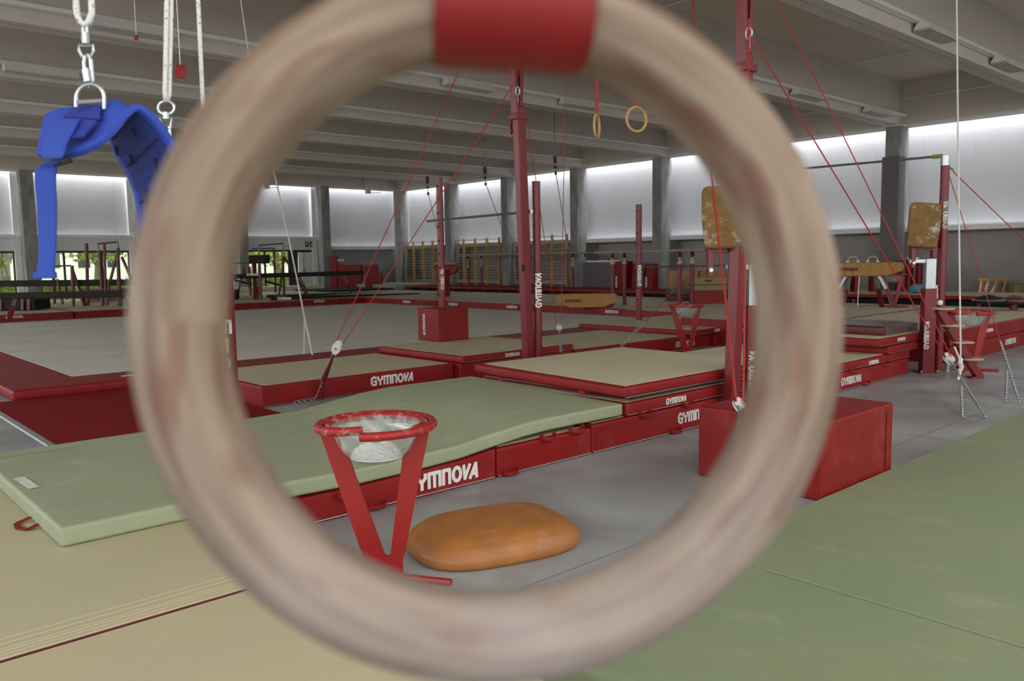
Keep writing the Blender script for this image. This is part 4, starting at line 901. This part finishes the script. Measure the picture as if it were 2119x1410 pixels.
hb4 = thing('high_bar', (10.92, 5.2, 0), 'high bar with chromed post head and two guys, right of the picture', 'high bar')
post(hb4, (10.94, 4.02), 2.60, .052, holes=False); part('post_head', MB().tube([(10.94, 4.02, 2.58), (10.94, 4.02, 2.70)], .056, 14), M_GALV, hb4)
post(hb4, (10.72, 6.42), 2.60, .052, z0=.05, holes=False)
part('bar', MB().tube([(10.93, 4.06, 2.70), (10.73, 6.42, 2.70)], .015, 10), M_STEEL, hb4)
part('bar_end', MB().tube([(10.93, 4.05, 2.70), (10.92, 4.17, 2.70)], .025, 8), M_YEL, hb4)
part('foot_plate', MB().box(10.86, 11.10, 3.86, 4.10, 0, .012), M_GALV, hb4); part('foot_socket', MB().tube([(11.0, 3.93, 0), (11.0, 3.93, .16)], .03, 10), M_GALV, hb4)
vlogo(hb4, (10.94, 4.02), 1.80, .060, .052, .02)

# vaulting tables
def vault(base, tilt, label, head=.17):
    x, y = base; f3 = V3((x, y, 0)); f3 /= np.linalg.norm(f3); t = thing('vaulting_table', (x, y, 0), label, 'vaulting table')
    dl = -n_              # head overhangs towards the left of the view
    f2 = np.array([fwd[0], fwd[1], 0]); f2 /= np.linalg.norm(f2)
    c = V3((x, y, 0))
    part('lower_column', MB().beam(c, c+V3((0, 0, 1.06)), .15, .12, tuple(f2)), M_REDM, t, bev=.008)
    part('upper_column', MB().beam(c+V3((0, 0, 1.0)), c+V3((0, 0, 1.43)), .125, .095, tuple(f2)), M_GALV, t, bev=.006)
    part('base_plate', MB().beam(c+V3((0, 0, 0)), c+V3((0, 0, .012)), .24, .2, tuple(f2)), M_REDM, t)
    part('bolt', MB().tube([c-n_*.1-f2*.08+V3((0, 0, .01)), c-n_*.1-f2*.08+V3((0, 0, .035))], .012, 6).tube([c+n_*.1-f2*.08+V3((0, 0, .01)), c+n_*.1-f2*.08+V3((0, 0, .035))], .012, 6), M_GALV, t)
    part('lever', MB().tube([c+n_*.09+V3((0, 0, 1.10)), c+n_*.10+V3((0, 0, .93))], .018, 8), M_GALV, t)
    part('knob', MB().lathe([(0, -.035), (.03, -.03), (.04, 0), (.03, .03), (0, .035)], c+n_*.125-f2*.03+V3((0, 0, .88)), 12), M_WHT, t, smooth=True)
    part('spring_arm', MB().beam(c+V3((0, 0, 1.40)), c+dl*.26+V3((0, 0, 1.40)), .055, .05), M_GALV, t, bev=.006)
    hx = dl*head
    part('bracket', MB().beam(c+hx-n_*.13+V3((0, 0, 1.32)), c+hx-n_*.13+V3((0, 0, 1.58)), .05, .07, tuple(f2)).beam(c+hx+n_*.13+V3((0, 0, 1.44)), c+hx+n_*.13+V3((0, 0, 1.58)), .05, .07, tuple(f2)).beam(c+hx-n_*.16+V3((0, 0, 1.56)), c+hx+n_*.17+V3((0, 0, 1.56)), .06, .06), M_REDM, t, bev=.005)
    part('bolt_head', MB().tube([c+hx-n_*.13-f2*.05+V3((0, 0, 1.38)), c+hx-n_*.13-f2*.02+V3((0, 0, 1.38))], .02, 8), M_GALV, t)
    # upright padded top seen from its underside edge
    hc = c+hx+n_*.005+V3((0, 0, 1.84)); Wd, Hh = .205, .275
    poly = []
    for k in range(32):
        a = 2*math.pi*k/32; ex = .24; cc, ss = math.cos(a), math.sin(a)
        poly.append((abs(cc)**ex*math.copysign(1, cc)*Wd*(1-.06*(ss < 0)), abs(ss)**ex*math.copysign(1, ss)*Hh))
    tl = V3((math.sin(tilt), math.cos(tilt)))
    pts = [hc+n_*(a*math.cos(tilt)+b*math.sin(tilt))+V3((0, 0, b*math.cos(tilt)-a*math.sin(tilt)))-f3*.14 for a, b in poly]
    part('padded_head', MB().prism(pts, f3*.70), M_CHALKY, t, bev=.035, seg=3)
    vlogo(t, (x, y), .30, .062, .062, -.01)
    return t
vault((10.72, 4.08), .07, 'chalk-stained vaulting table head on a red and steel column, at right', head=.09)
vb = Y(1558, 820, 3.98); vault((vb[0], vb[1]), -.02, 'chalk-stained vaulting table head partly behind the right ring rim', head=.27)

# spotting steps with tan treads
def steps(p0, label, n=4, sc=1.0, dz=.0):
    t = thing('spotting_steps', p0, label, 'steps')
    o = V3(p0); dl = -n_; f2 = np.array([fwd[0], fwd[1], 0])
    for k in range(n):
        z = .22+.203*k; c = o+dl*(.122*k-.045)+V3((0, 0, z))
        poly = [c+n_*(.118*abs(math.cos(a))**.6*math.copysign(1, math.cos(a)))+f2*(.10*abs(math.sin(a))**.6*math.copysign(1, math.sin(a))) for a in np.linspace(0, 2*math.pi, 21)[:-1]]
        part('tread', MB().prism(poly, (0, 0, .022)), M_BEIGE, t, bev=.006)
        if True:
            part('stringer', MB().beam(c+V3((0, 0, -.203 if k else -.215)) + n_*(.10 if k == 0 else .07), c-n_*.05, .085, .10, tuple(f2)), M_REDM, t, bev=.005)
    part('foot', MB().beam(o+n_*.02+V3((0, 0, .012)), o+n_*.16+V3((0, 0, .012)), .12, .024), M_REDM, t)
    part('bolt', MB().tube([o+n_*.15+V3((0, 0, .02)), o+n_*.15+V3((0, 0, .045))], .015, 8), M_GALV, t)
    return t
steps(Z(2002, 783, 0), 'red spotting steps with four tan treads, between the vaulting table and the white cord')
sq = Y(1625, 850, 4.25); steps((sq[0], sq[1], 0), 'red spotting steps with tan treads hidden mostly by the right ring rim')

# short padded post at the inner left rim of the ring
pq = Y(448, 790, 7.2); pp = thing('padded_post', (pq[0], 7.2, 0), 'short red padded post with stacked white letters inside the left ring rim', 'post')
c_ = V3((pq[0], 7.2, 0))+n_*(.035)
f2 = np.array([fwd[0], fwd[1], 0]); f2 /= np.linalg.norm(f2)
part('pad', MB().beam(c_, c_+V3((0, 0, 1.75)), .26, .22, tuple(f2)), M_RED, pp, bev=.02)
for i, ch_ in enumerate('GYMNOVA'):
    me_, ww = word(ch_); o_ = c_-f2*.113+n_*(.052)+V3((0, 0, 1.22-.165*i)); m_ = Matrix(((n_[0]*.11, 0, -f2[0]*.11, o_[0]), (n_[1]*.11, 0, -f2[1]*.11, o_[1]), (0, .12, 0, o_[2]), (0, 0, 0, 1))); inst('letter', me_, pp, m_)
# foam cube
fb = thing('foam_cube', (7.44, 9.8, .31), 'red foam cube around the foot of the far high bar post', 'foam block')
part('cover', MB().box(7.17, 7.74, 9.54, 10.06, .312, .80), M_REDV, fb, bev=.015)
logo(fb, (7.17, 9.86, .40), (0, 0, 1), (0, 1, 0), .056)

# ================================================================== DISTANCE, RIGHT: bars, horses, runway, boxes
def pbars(base, label, z0=.29, hh=1.25, white=.32):
    t = thing('parallel_bars', ((base[0][0]+base[-1][0])/2, (base[0][1]+base[-1][1])/2, z0), label, 'parallel bars')
    tops = []
    for b in base:
        x, y = b[0], b[1]
        part('upright', MB().tube([(x, y, z0), (x, y, z0+hh-white)], .05, 10), M_REDM, t)
        part('piston', MB().tube([(x, y, z0+hh-white), (x, y, z0+hh-.06)], .026, 8).tube([(x, y, z0+hh-white-.01), (x, y, z0+hh-white+.05)], .06, 8), M_BEIGE, t)
        part('clamp', MB().beam((x-.05, y-.05, z0+hh-.13), (x+.03, y+.03, z0+hh-.01), .07, .07), M_REDM, t)
        tops.append(V3((x, y, z0+hh)))
    return t, tops
b1, b2 = Z(969, 599, .29), Z(997, 597, .29); d1 = Z(1186, 604, .29); d2 = d1+(b2-b1)
t, tp_ = pbars([b1, b2, d1, d2], 'far parallel bars in front of the wall bars', hh=1.42, white=.5)
for a, b in ((0, 2), (1, 3)):
    e = (tp_[b]-tp_[a])*.12; part('rail', MB().beam(tp_[a]-e, tp_[b]+e, .05, .06), M_WOODG, t, bev=.01)
b1, b2 = Z(1268, 632, .29), Z(1292, 631, .29); d1 = Z(1406, 640, .29); d2 = d1+(b2-b1)
t, tp_ = pbars([b1, b2, d1, d2], 'nearer parallel bars with pale pistons, right of the brown horse body', hh=1.36, white=.30)
for a, b in ((0, 2), (1, 3)):
    e = (tp_[b]-tp_[a])*.3; part('rail', MB().beam(tp_[a]-e, tp_[b]+e, .05, .06), M_WOODG, t, bev=.01)
def body(t, c, ang_, L, Wd, h0, h1, m=M_SUEDE, lg=True, cut=.28):
    ca, sa = math.cos(ang_), math.sin(ang_); ax1 = V3((ca, sa, 0)); ax2 = V3((-sa, ca, 0))
    prof = [(-L/2+.02, h0+(h1-h0)*.36), (-L/2, h1-.07), (-L/2+.05, h1), (L/2-.05, h1), (L/2, h1-.07), (L/2-.02, h0+(h1-h0)*.36), (L/2-cut-.06, h0), (-L/2+cut+.06, h0)]
    part('padded_body', MB().prism([V3(c)+ax1*x-ax2*Wd/2+V3((0, 0, z)) for x, z in prof], ax2*Wd), m, t, bev=.03, seg=3)
    if lg: logo(t, V3(c)-ax1*(L*.36)-ax2*(Wd/2+.001)+V3((0, 0, h0+(h1-h0)*.40)), ax1, (0, 0, 1), .07, LOGOR)
hc = Z(1214, 637, .29); av = math.atan2(right[1], right[0])-.04
t = thing('horse_body', hc, 'low tan suede horse body lying on the mat behind the high bar', 'pommel horse'); body(t, (hc[0], hc[1], 0), av, 1.50, .36, .30, .64)
part('leg_socket', MB().box(hc[0]+.25, hc[0]+.55, hc[1]-.35, hc[1]-.2, .292, .40), M_DRED, t)
hc = (Z(1748, 640, .29)+Z(1842, 643, .29))/2; hc = hc
t = thing('pommel_horse', hc, 'tan suede pommel horse with two pommels on splayed red legs, at right', 'pommel horse')
dpt = (V3(hc)-C0)@fwd; mpp = dpt/F
cx_ = Z(1795, 641, .29); w0 = 150*mpp
body(t, (cx_[0]-.12*n_[0]*1, cx_[1]-.12*n_[1], 0), av, 1.62, .35, .29+.73, .29+1.03, cut=.30)
for sx in (-.42, .42):
    for sy in (-.3, .3):
        f2 = np.array([fwd[0], fwd[1], 0]); q = cx_-n_*.12; tpp = q+n_*sx*.75+f2*sy*.3+V3((0, 0, .75)); bt_ = q+n_*sx*1.45+f2*sy*1.2+V3((0, 0, .01))
        part('leg', MB().beam(bt_, tpp+(bt_-tpp)*.4, .09, .07), M_REDM, t, bev=.005); part('leg_top', MB().beam(tpp+(bt_-tpp)*.42, tpp, .07, .055), M_GALV, t)
for sx in (-.23, .20):
    q = cx_-n_*.12+n_*sx+V3((0, 0, 1.03)); part('pommel', MB().tube([q-n_*.11*math.cos(a)+V3((0, 0, .03+.10*math.sin(a))) for a in np.linspace(0, math.pi, 10)], .018, 8), M_BEIGE, t, smooth=True)
    part('pommel_foot', MB().tube([q-n_*.13+V3((0, 0, .0)), q-n_*.09+V3((0, 0, .04))], .026, 6).tube([q+n_*.13, q+n_*.09+V3((0, 0, .04))], .026, 6), M_WHT, t)
part('tension_chain', MB().tube([cx_-n_*.2+V3((0, 0, .74)), cx_-n_*.22+V3((0, 0, .02))], .012, 5), M_GALV, t)
# raised runway along the wall
rw = thing('tumbling_runway', (21.4, 18, 0), 'long raised red tumbling runway with black underside along the right wall', 'runway')
part('deck', MB().box(20.3, 22.35, 3.5, 12.98, .41, .50), M_RED, rw, bev=.02); part('deck', MB().box(20.3, 22.35, 13.0, 29.4, .36, .44), M_RED, rw, bev=.02)
part('deck_carpet', MB().box(20.45, 22.3, 3.5, 12.9, .50, .512), M_BEIGE, rw); part('deck_carpet', MB().box(20.45, 22.3, 13.0, 29.3, .44, .446), M_REDC, rw)
for k in range(27): part('support', MB().box(20.35, 20.45, 3.7+k*.97, 3.78+k*.97, 0, .37), M_DRED, rw)
part('underside_skirt', MB().box(20.6, 22.2, 3.6, 29.3, 0, .37), M_BLK, rw)
part('spring_tube', MB().box(20.36, 20.40, 3.6, 29.3, .22, .26), M_STEEL, rw)
# green/cream runway landing at the corner
q0 = [Z(835, 601, .45), Z(1010, 603, .45)]
gr = part('landing_mat', MB().box(19.9, 22.6, 29.5, 33.2, .30, .50), M_GRN, org=(21, 31, .3), bev=.02); tag(gr, 'green landing mat in front of the far wall bars', 'mat')
gr = part('trampoline_bed', MB().box(17.0, 20.2, 29.6, 33.0, .29, .36), M_BLK, org=(18, 31, .3), bev=.02); tag(gr, 'low black bed beside the far green mat', 'trampoline')
gr = part('runway_carpet', MB().box(13.0, 18.6, 33.3, 33.8, .29, .5), M_TAN, org=(15, 33.5, .3), bev=.02); tag(gr, 'pale long mat running along the foot of the far windows', 'mat')
# items standing by the right wall
def wallitem(name, label, cat, pxl, pxr, pyt, pyb, Xp, matl, thick=.25, z0=None, logo_v=False, lean=0):
    a, b = X(pxl, pyb, Xp), X(pxr, pyb, Xp); top = X((pxl+pxr)/2, pyt, Xp)[2]; z0 = z0 if z0 is not None else 0
    t = thing(name, (Xp, (a[1]+b[1])/2, z0), label, cat)
    y0, y1 = min(a[1], b[1]), max(a[1], b[1])
    part('body', MB().hexa([(Xp, y0, z0), (Xp+thick, y0, z0), (Xp+thick, y1, z0), (Xp, y1, z0)], [(Xp+lean, y0, top), (Xp+lean+thick, y0, top), (Xp+lean+thick, y1, top), (Xp+lean, y1, top)]), matl, t, bev=.02)
    if logo_v: logo(t, (Xp+lean*.4, (y0+y1)/2+.05, z0+(top-z0)*.25), (0, 0, 1), (0, 1, 0), .09)
    return t
t = wallitem('board_trolley', 'grey board trolley with red hooks between the concrete columns', 'board', 1206, 1272, 543, 604, 22.6, M_DGRY, .5)
ya = X(1206, 543, 22.6); yb_ = X(1272, 543, 22.6); part('top_rail', MB().beam((22.85, ya[1], ya[2]+.03), (22.85, yb_[1], ya[2]+.03), .1, .06), M_WHT, t)
for f_ in (.25, .7): part('hook', MB().tube([(22.8, ya[1]+(yb_[1]-ya[1])*f_, ya[2]+.05), (22.8, ya[1]+(yb_[1]-ya[1])*f_, ya[2]+.14)], .03, 6), M_RED, t)
wallitem('upright_mat', 'upright red mat with white lettering beside the grey board', 'mat', 1272, 1288, 541, 604, 22.6, M_RED, .6, logo_v=True)
for i, (l, r_, lb) in enumerate([(1304, 1318, 'upright red mat standing left of the grey-blue one'), (1332, 1347, 'upright red mat leaning against the concrete column')]):
    wallitem('upright_mat', lb, 'mat', l, r_, 546, 606, 22.65, M_RED, .5, lean=.15, logo_v=(i == 1))
wallitem('upright_board', 'pale grey board with blue cap between two red upright mats', 'board', 1321, 1331, 547, 606, 22.8, M_DGRY, .4)
# stacked foam boxes right of it
def bx(name, label, l, r_, tpx_, bpx, dd, matl, cat='foam block', th=.6, bev=.02):
    a = D(l, bpx, dd); b = D(r_, bpx, dd); top = D((l+r_)/2, tpx_, dd)[2]; z0 = max(.0, a[2]); f2 = np.array([fwd[0], fwd[1], 0]); f2 /= np.linalg.norm(f2)
    t = thing(name, (a+b)/2, label, cat); p = [a, b, b+f2*th, a+f2*th]; 
    part('body', MB().hexa([(q[0], q[1], z0) for q in p], [(q[0], q[1], top) for q in p]), matl, t, bev=bev); return t, p, z0, top
bx('foam_block', 'tan foam block at the top left of the stacked vault boxes', 1386, 1445, 560, 610, 24.5, M_ORNG)
bx('foam_block', 'tan foam block at the top right of the stacked vault boxes', 1447, 1508, 560, 576, 24.6, M_ORNG)
t, p, z0, z1 = bx('vault_box', 'olive vault box with red handles above the red foam block', 1428, 1504, 574, 590, 23.2, M_OLIVE, 'vault box')
part('handle_slot', MB().beam(p[0]*.6+p[1]*.4+V3((0, 0, .12))-fwd*.01, p[0]*.4+p[1]*.6+V3((0, 0, .12))-fwd*.01, .01, .05), M_RED, t)
t, p, z0, z1 = bx('vault_box', 'lower olive vault box under the upper one', 1428, 1504, 590, 655, 23.2, M_OLIVE, 'vault box')
part('handle_slot', MB().beam(p[0]*.6+p[1]*.4+V3((0, 0, .62))-fwd*.01, p[0]*.4+p[1]*.6+V3((0, 0, .62))-fwd*.01, .01, .05), M_RED, t)
bx('foam_block', 'dark green topped low block left of the red foam block', 1386, 1432, 598, 611, 22.5, M_DGRN)
bx('foam_block', 'dark red low block below the dark green one', 1385, 1434, 611, 635, 22.4, M_DRED)
bx('foam_block', 'wide red foam block in front of the olive vault boxes', 1437, 1500, 602, 638, 21.0, M_RED, th=.5)
# red upright mats rack at right
for i in range(6):
    l = 1866+i*11; bx('upright_mat', ['first', 'second', 'third', 'fourth', 'fifth', 'sixth'][i]+' red upright mat from the left in the row behind the steel column', l, l+10, 538+i*1, 617, 21.5-.1*i, M_RED if i % 2 else M_DRED, 'mat', th=.45, bev=.03)
hk = D(1880, 537, 22); t = part('hanging_hooks', MB().tube([D(1872+4*k, 537-3*math.sin(k*1.2)**2, 22) for k in range(9)], .02, 5), M_GALV, org=hk); tag(t, 'row of steel hooks on top of the red upright mats', 'hooks')
bx('upright_mat', 'red mat seen under the left part of the pommel horse', 1768, 1778, 560, 614, 21.4, M_RED, 'mat', th=.3); bx('upright_mat', 'red mat seen under the right part of the pommel horse', 1806, 1818, 560, 614, 21.4, M_RED, 'mat', th=.3)
yr = [float(X(px_q, 600, 21.0)[1]) for px_q in (1883, 1889, 1905, 1918, 1934)]; t = part('foam_roll', MB().tube([(21.0, yq, zq) for yq, zq in zip(yr, (.60, .62, .625, .62, .635))], [.07, .105, .11, .10, .12], 12), M_TEAL, org=(21.0, yr[2], .51), smooth=True); tag(t, 'pale blue foam roll on the runway behind the steel column', 'foam roll')
bx('vault_box', 'rounded dark red block behind the left end of the pommel horse', 1736, 1757, 551, 614, 21.4, M_DRED, 'vault box', bev=.12)
# crutches-like wooden stands + drum bowls, far right
for i, (x0, x1) in enumerate(((2026, 2031), (2036, 2046), (2049, 2064), (2073, 2081))):
    nm_ = ['first', 'second', 'third', 'fourth'][i]
    p0, p1 = D(x0, 614, 21), D(x1, 579, 21.3); t = thing('wooden_paddle', p0, nm_+' pale T-shaped wooden stick from the left, leaning on the right wall', 'stick')
    part('stick', MB().tube([p0, p1], .035, 6), M_WOOD, t); part('cross_handle', MB().tube([D(x1-8, 577+(i == 0), 21.3), p1, D(x1+13, 580, 21.3)], .03, 6), M_WOOD, t)
for i, (c_, lb) in enumerate((((2045, 622), 'black and chrome round stool top in front of the wooden sticks'), ((2098, 622), 'chrome and red round stool top at the right picture edge'))):
    p0 = D(c_[0], c_[1], 17); t = thing('round_stool', (p0[0], p0[1], .29), lb, 'stool')
    part('seat_rim', MB().lathe([(0, .12), (.12, .10), (.22, .05), (.30, 0), (.29, -.05), (.1, -.08), (0, -.08)], p0, 20), M_BLK if i == 0 else M_DRED, t, smooth=True)
    part('pedestal', MB().tube([(p0[0], p0[1], .44 if i == 0 else .3), p0], .08, 10), M_DRED, t)
    part('chrome_trim', MB().tube([p0+V3((.3*math.cos(a), .3*math.sin(a), .01)) for a in np.linspace(0, 2*math.pi, 21)[:-1]], .014, 5, closed=True), M_GALV, t)
t, p, z0, z1 = bx('vault_box', 'small olive vault box at the right picture edge', 2100, 2135, 588, 612, 21, M_OLIVE, 'vault box')
# wall bars
def wallbars(y0, y1, n, label, Xp=23.38):
    t = thing('wall_bars', (Xp, (y0+y1)/2, 0), label, 'wall bars')
    for k in range(n+1):
        y = y0+(y1-y0)*k/n; part('upright', MB().box(Xp-.05, Xp+.05, y-.035, y+.035, .0, 2.47), M_WOOD, t)
    for k in range(17): part('rung', MB().tube([(Xp-.03, y0, .25+k*.128+(.1 if k == 16 else 0)), (Xp-.03, y1, .25+k*.128+(.1 if k == 16 else 0))], .017, 6), M_BEIGE, t)
    part('head_board', MB().box(Xp+.03, Xp+.05, y0, y1, 2.1, 2.26), M_BEIGE, t); part('foot_board', MB().box(Xp+.0, Xp+.05, y0, y1, .5, .6), M_BEIGE, t)
def yx(px, X0=23.38): return float(X(px, 500, X0)[1])
wallbars(yx(916), yx(836), 4, 'wooden wall bars in the far corner of the hall, leftmost of three')
wallbars(yx(1033), yx(937), 4, 'wooden wall bars between two columns, middle one of three')
wallbars(yx(1173), yx(1059), 4, 'wooden wall bars right of the rings frame leg, rightmost of three')
# vaulting table near wall bars
vt = D(917, 565, 27.5); t = thing('vaulting_table', (vt[0], vt[1], .3), 'far red vaulting table with tan top in front of the wall bars', 'vaulting table')
pl = [(-.30, .26), (.46, .26), (.50, .15), (.40, -.04), (.18, -.10), (-.25, .10)]
part('padded_top', MB().prism([vt+n_*x+V3((0, 0, z)) for x, z in pl], np.array([fwd[0], fwd[1], 0])*.9), M_RED, t, bev=.04)
part('top_cover', MB().prism([vt+n_*x+V3((0, 0, z)) for x, z in [(-.30, .27), (.47, .27), (.44, .34), (-.28, .36)]], np.array([fwd[0], fwd[1], 0])*.9), M_SUEDE, t, bev=.02)
part('pedestal', MB().beam((vt[0], vt[1], .3), tuple(vt+V3((0, 0, .1))), .36, .3), M_RED, t, bev=.02)
# thin hanging cables with red fittings near the far wall
for i, (a, b, dd, lb) in enumerate([((1003, 346), (1058, 520), 25, 'thin grey cable with red fitting left of the rings frame leg'), ((1148, 324), (1176, 515), 24, 'thin grey cable with dark fitting right of the rings frame leg'), ((884, 366), (922, 545), 27, 'thin grey cable with dark fitting above the far high bar post')]):
    t = thing('hanging_cable', D(*a, dd), lb, 'cable')
    p0 = D(a[0], a[1], dd); part('fitting', MB().tube([p0, D(a[0]+1, a[1]+14, dd)], .055, 6), M_DRED, t)
    part('fitting', MB().tube([D(a[0]+1, a[1]+20, dd), D(a[0]+1, a[1]+24, dd)], .04, 6).tube([D(a[0]+2, a[1]+32, dd), D(a[0]+2, a[1]+38, dd)], .035, 6), M_BLK, t)
    part('cable', MB().tube([(p0[0], p0[1], 6.15), p0, D(a[0]+2, a[1]+34, dd), D(b[0], b[1], dd)], .012, 5), M_STEEL, t)

# ================================================================== DISTANCE, LEFT: balance beams, uneven bars
def bbeam(pl, pr, pyt_l, pyt_r, th, dd_l, dd_r, label, legs=(), zfoot=.29, logo_x=None):
    a, b = D(pl, pyt_l+th/2, dd_l), D(pr, pyt_r+th/2, dd_r)
    t = thing('balance_beam', (a+b)/2, label, 'balance beam')
    hgt = th*dd_l/F
    part('beam_body', MB().beam(a, b, .13, hgt), M_DBRN, t, bev=.02)
    part('beam_foot_sole', MB().beam(a-V3((0, 0, hgt*.5)), b-V3((0, 0, hgt*.5)), .08, .02), M_BLK, t)
    for (xt, xb, yb) in legs:
        tt2 = D(xt, np.interp(xt, [pl, pr], [pyt_l+th, pyt_r+th]), np.interp(xt, [pl, pr], [dd_l, dd_r])); bt2 = Z(xb, yb, zfoot)
        part('leg', MB().beam(bt2, bt2*.45+tt2*.55, .11, .08), M_REDM, t, bev=.006); part('leg_top', MB().beam(bt2*.5+tt2*.5, tt2, .07, .05), M_GALV, t)
    return t, a, b
def dep(px, py, z=.29): return float((Z(px, py, z)-C0)@fwd)
d1 = dep(24, 657); bbeam(-420, 262, 614, 601, 13.5, d1, d1*1.05, 'dark brown balance beam, nearer one of the two at left', legs=((31, 20, 657), (262, 268, 640)))
d2 = dep(170, 635); bbeam(-380, 300, 584, 578, 12.5, d2, d2*1.04, 'dark brown balance beam, farther one of the two at left', legs=((160, 176, 633), (-60, -70, 640)))
d3 = dep(545, 620); t, a, b = bbeam(468, 751, 568, 560, 9, d3, d3*1.12, 'dark brown balance beam in front of the windows, seen through the ring', legs=((536, 530, 620), (620, 634, 607), (712, 727, 605)))
vlg = logo(t, D(512, 571.5, d3*1.01)-fwd*.08, n_, (0, 0, 1), .07)
# low beams lying on the mats
for (l, r_, yl, yr, th, dl_, lb) in [(560, 868, 614, 606, 9.5, dep(600, 622), 'low floor beam lying on the tan mats, front one'), (553, 806, 611, 603, 9, dep(560, 619)*1.04, 'low floor beam lying on the tan mats, rear one')]:
    t, a, b = bbeam(l, r_, yl, yr, th, dl_, dl_*1.14, lb)
    logo(t, D(l+16, yl+th*.75, dl_)-fwd*.09, n_, (0, 0, 1), .08)
def ubars(px_posts, tops, bots, label, cat='uneven bars', bar=None, dd=None, z=.29, stays=()):
    t = thing('uneven_bars', Z(px_posts[0], bots[0], z), label, cat)
    for x, ty, by in zip(px_posts, tops, bots):
        dpt = dep(x, by, z); part('post', MB().tube([Z(x, by, z), D(x-3, ty, dpt)], .05, 8), M_DRED, t)
    for (a, b, dd_) in (bar or []): part('bar', MB().tube([D(*a, dd_), D(*b, dd_)], .03, 6), M_STEEL, t)
    for (a, b, dd_) in stays: part('stay', MB().tube([D(*a, dd_), D(*b, dd_)], .042, 6), M_DRED, t)
    return t
z_ = dep(245, 634)
ubars([182, 247], [504, 514], [632, 634], 'dark red uneven bars behind the left balance beams, with a raised steel bar', bar=[((202, 505), (243, 501), z_), ((202, 505), (203, 520), z_), ((243, 501), (245, 518), z_)], stays=[((206, 518), (212, 634), z_), ((216, 502), (219, 632), z_), ((243, 524), (228, 582), z_), ((244, 520), (250, 634), z_), ((225, 580), (222, 632), z_), ((252, 532), (274, 582), z_)])
zz = dep(160, 633)
ubars([113, 152], [552, 550], [628, 634], 'low bar frame with slanted red stays beyond the blue strap', bar=[((113, 551), (146, 550), zz)], stays=[((148, 552), (176, 634), zz), ((118, 578), (130, 630), zz)])
zz = dep(592, 612)
ubars([588, 540], [532, 546], [613, 620], 'uneven bars in front of the bright windows, with steel bar on red stays', bar=[((535, 508), (587, 504), zz), ((535, 508), (537, 534), zz), ((587, 505), (588, 532), zz), ((522, 515), (567, 514), zz*1.05)], stays=[((588, 531), (634, 610), zz), ((588, 532), (577, 612), zz), ((567, 515), (570, 606), zz*1.05), ((536, 530), (535, 614), zz), ((528, 546), (530, 600), zz), ((540, 572), (530, 621), zz)])
zz = dep(470, 613)
ubars([472, 519], [545, 552], [613, 612], 'low pale bar at the inner left rim of the ring, before the windows', bar=[((466, 545), (520, 545), zz)], stays=[((472, 545), (476, 603), zz), ((504, 553), (492, 610), zz), ((504, 553), (520, 606), zz)])
for a, b in (((476, 577), (520, 589)), ((548, 582), (590, 594))):
    t = part('inclined_ladder_rail', MB().tube([D(*a, zz), D(*b, zz)], .04, 5), M_BLK, org=D(*a, zz)); tag(t, 'thin dark slanting rail under the far balance beam, %s' % ('left one' if a[0] < 500 else 'right one'), 'rail')
t, p, z0, z1 = bx('wooden_cabinet', 'brown cabinet on red stilts in front of the bright windows', 515, 551, 528, 546, 30, M_DBRN, 'cabinet', th=.5)
part('stilt', MB().beam(D(526, 546, 30), Z(528, 620, .29), .12, .1), M_REDM, t)
t, p, z0, z1 = bx('wooden_cabinet', 'brown crate at the inner left rim of the ring on the tan mats', 458, 480, 601, 621, dep(470, 621), M_DBRN, 'cabinet', th=.8)
t, p, z0, z1 = bx('wooden_cabinet', 'row of brown crates at the left picture edge', -40, 73, 618, 643, dep(40, 643), M_DBRN, 'cabinet', th=.8)
for xx in (2, 47, 60): part('post', MB().beam(D(xx, 618, dep(40, 643)-.03), D(xx, 642, dep(40, 643)-.03), .08, .05), M_DRED, t)
bx('foam_block', 'dark red foam block behind the left balance beams', 168, 246, 598, 622, dep(200, 624), M_DRED, th=.8)
# red blocks by the far wall
for (l, r_, tt3, bb3, lb) in [(684, 699, 531, 596, 'tall narrow red upright mat beside the pale door column'), (700, 749, 548, 596, 'wide red upright mat by the far wall'), (754, 781, 548, 572, 'bright red upright mat right of the wide one'), (756, 791, 565, 596, 'square red block in front, rightmost at the far wall')]:
    dd = 37.5 if l != 756 else 36.5; t, p, z0, z1 = bx('upright_mat', lb, l, r_, tt3, bb3+6, dd, M_RED, 'mat', th=.4)
    if l in (684,): logo(t, D(687, 541, dd-.02), n_, (0, 0, 1), .10)
bpy.context.view_layer.update()
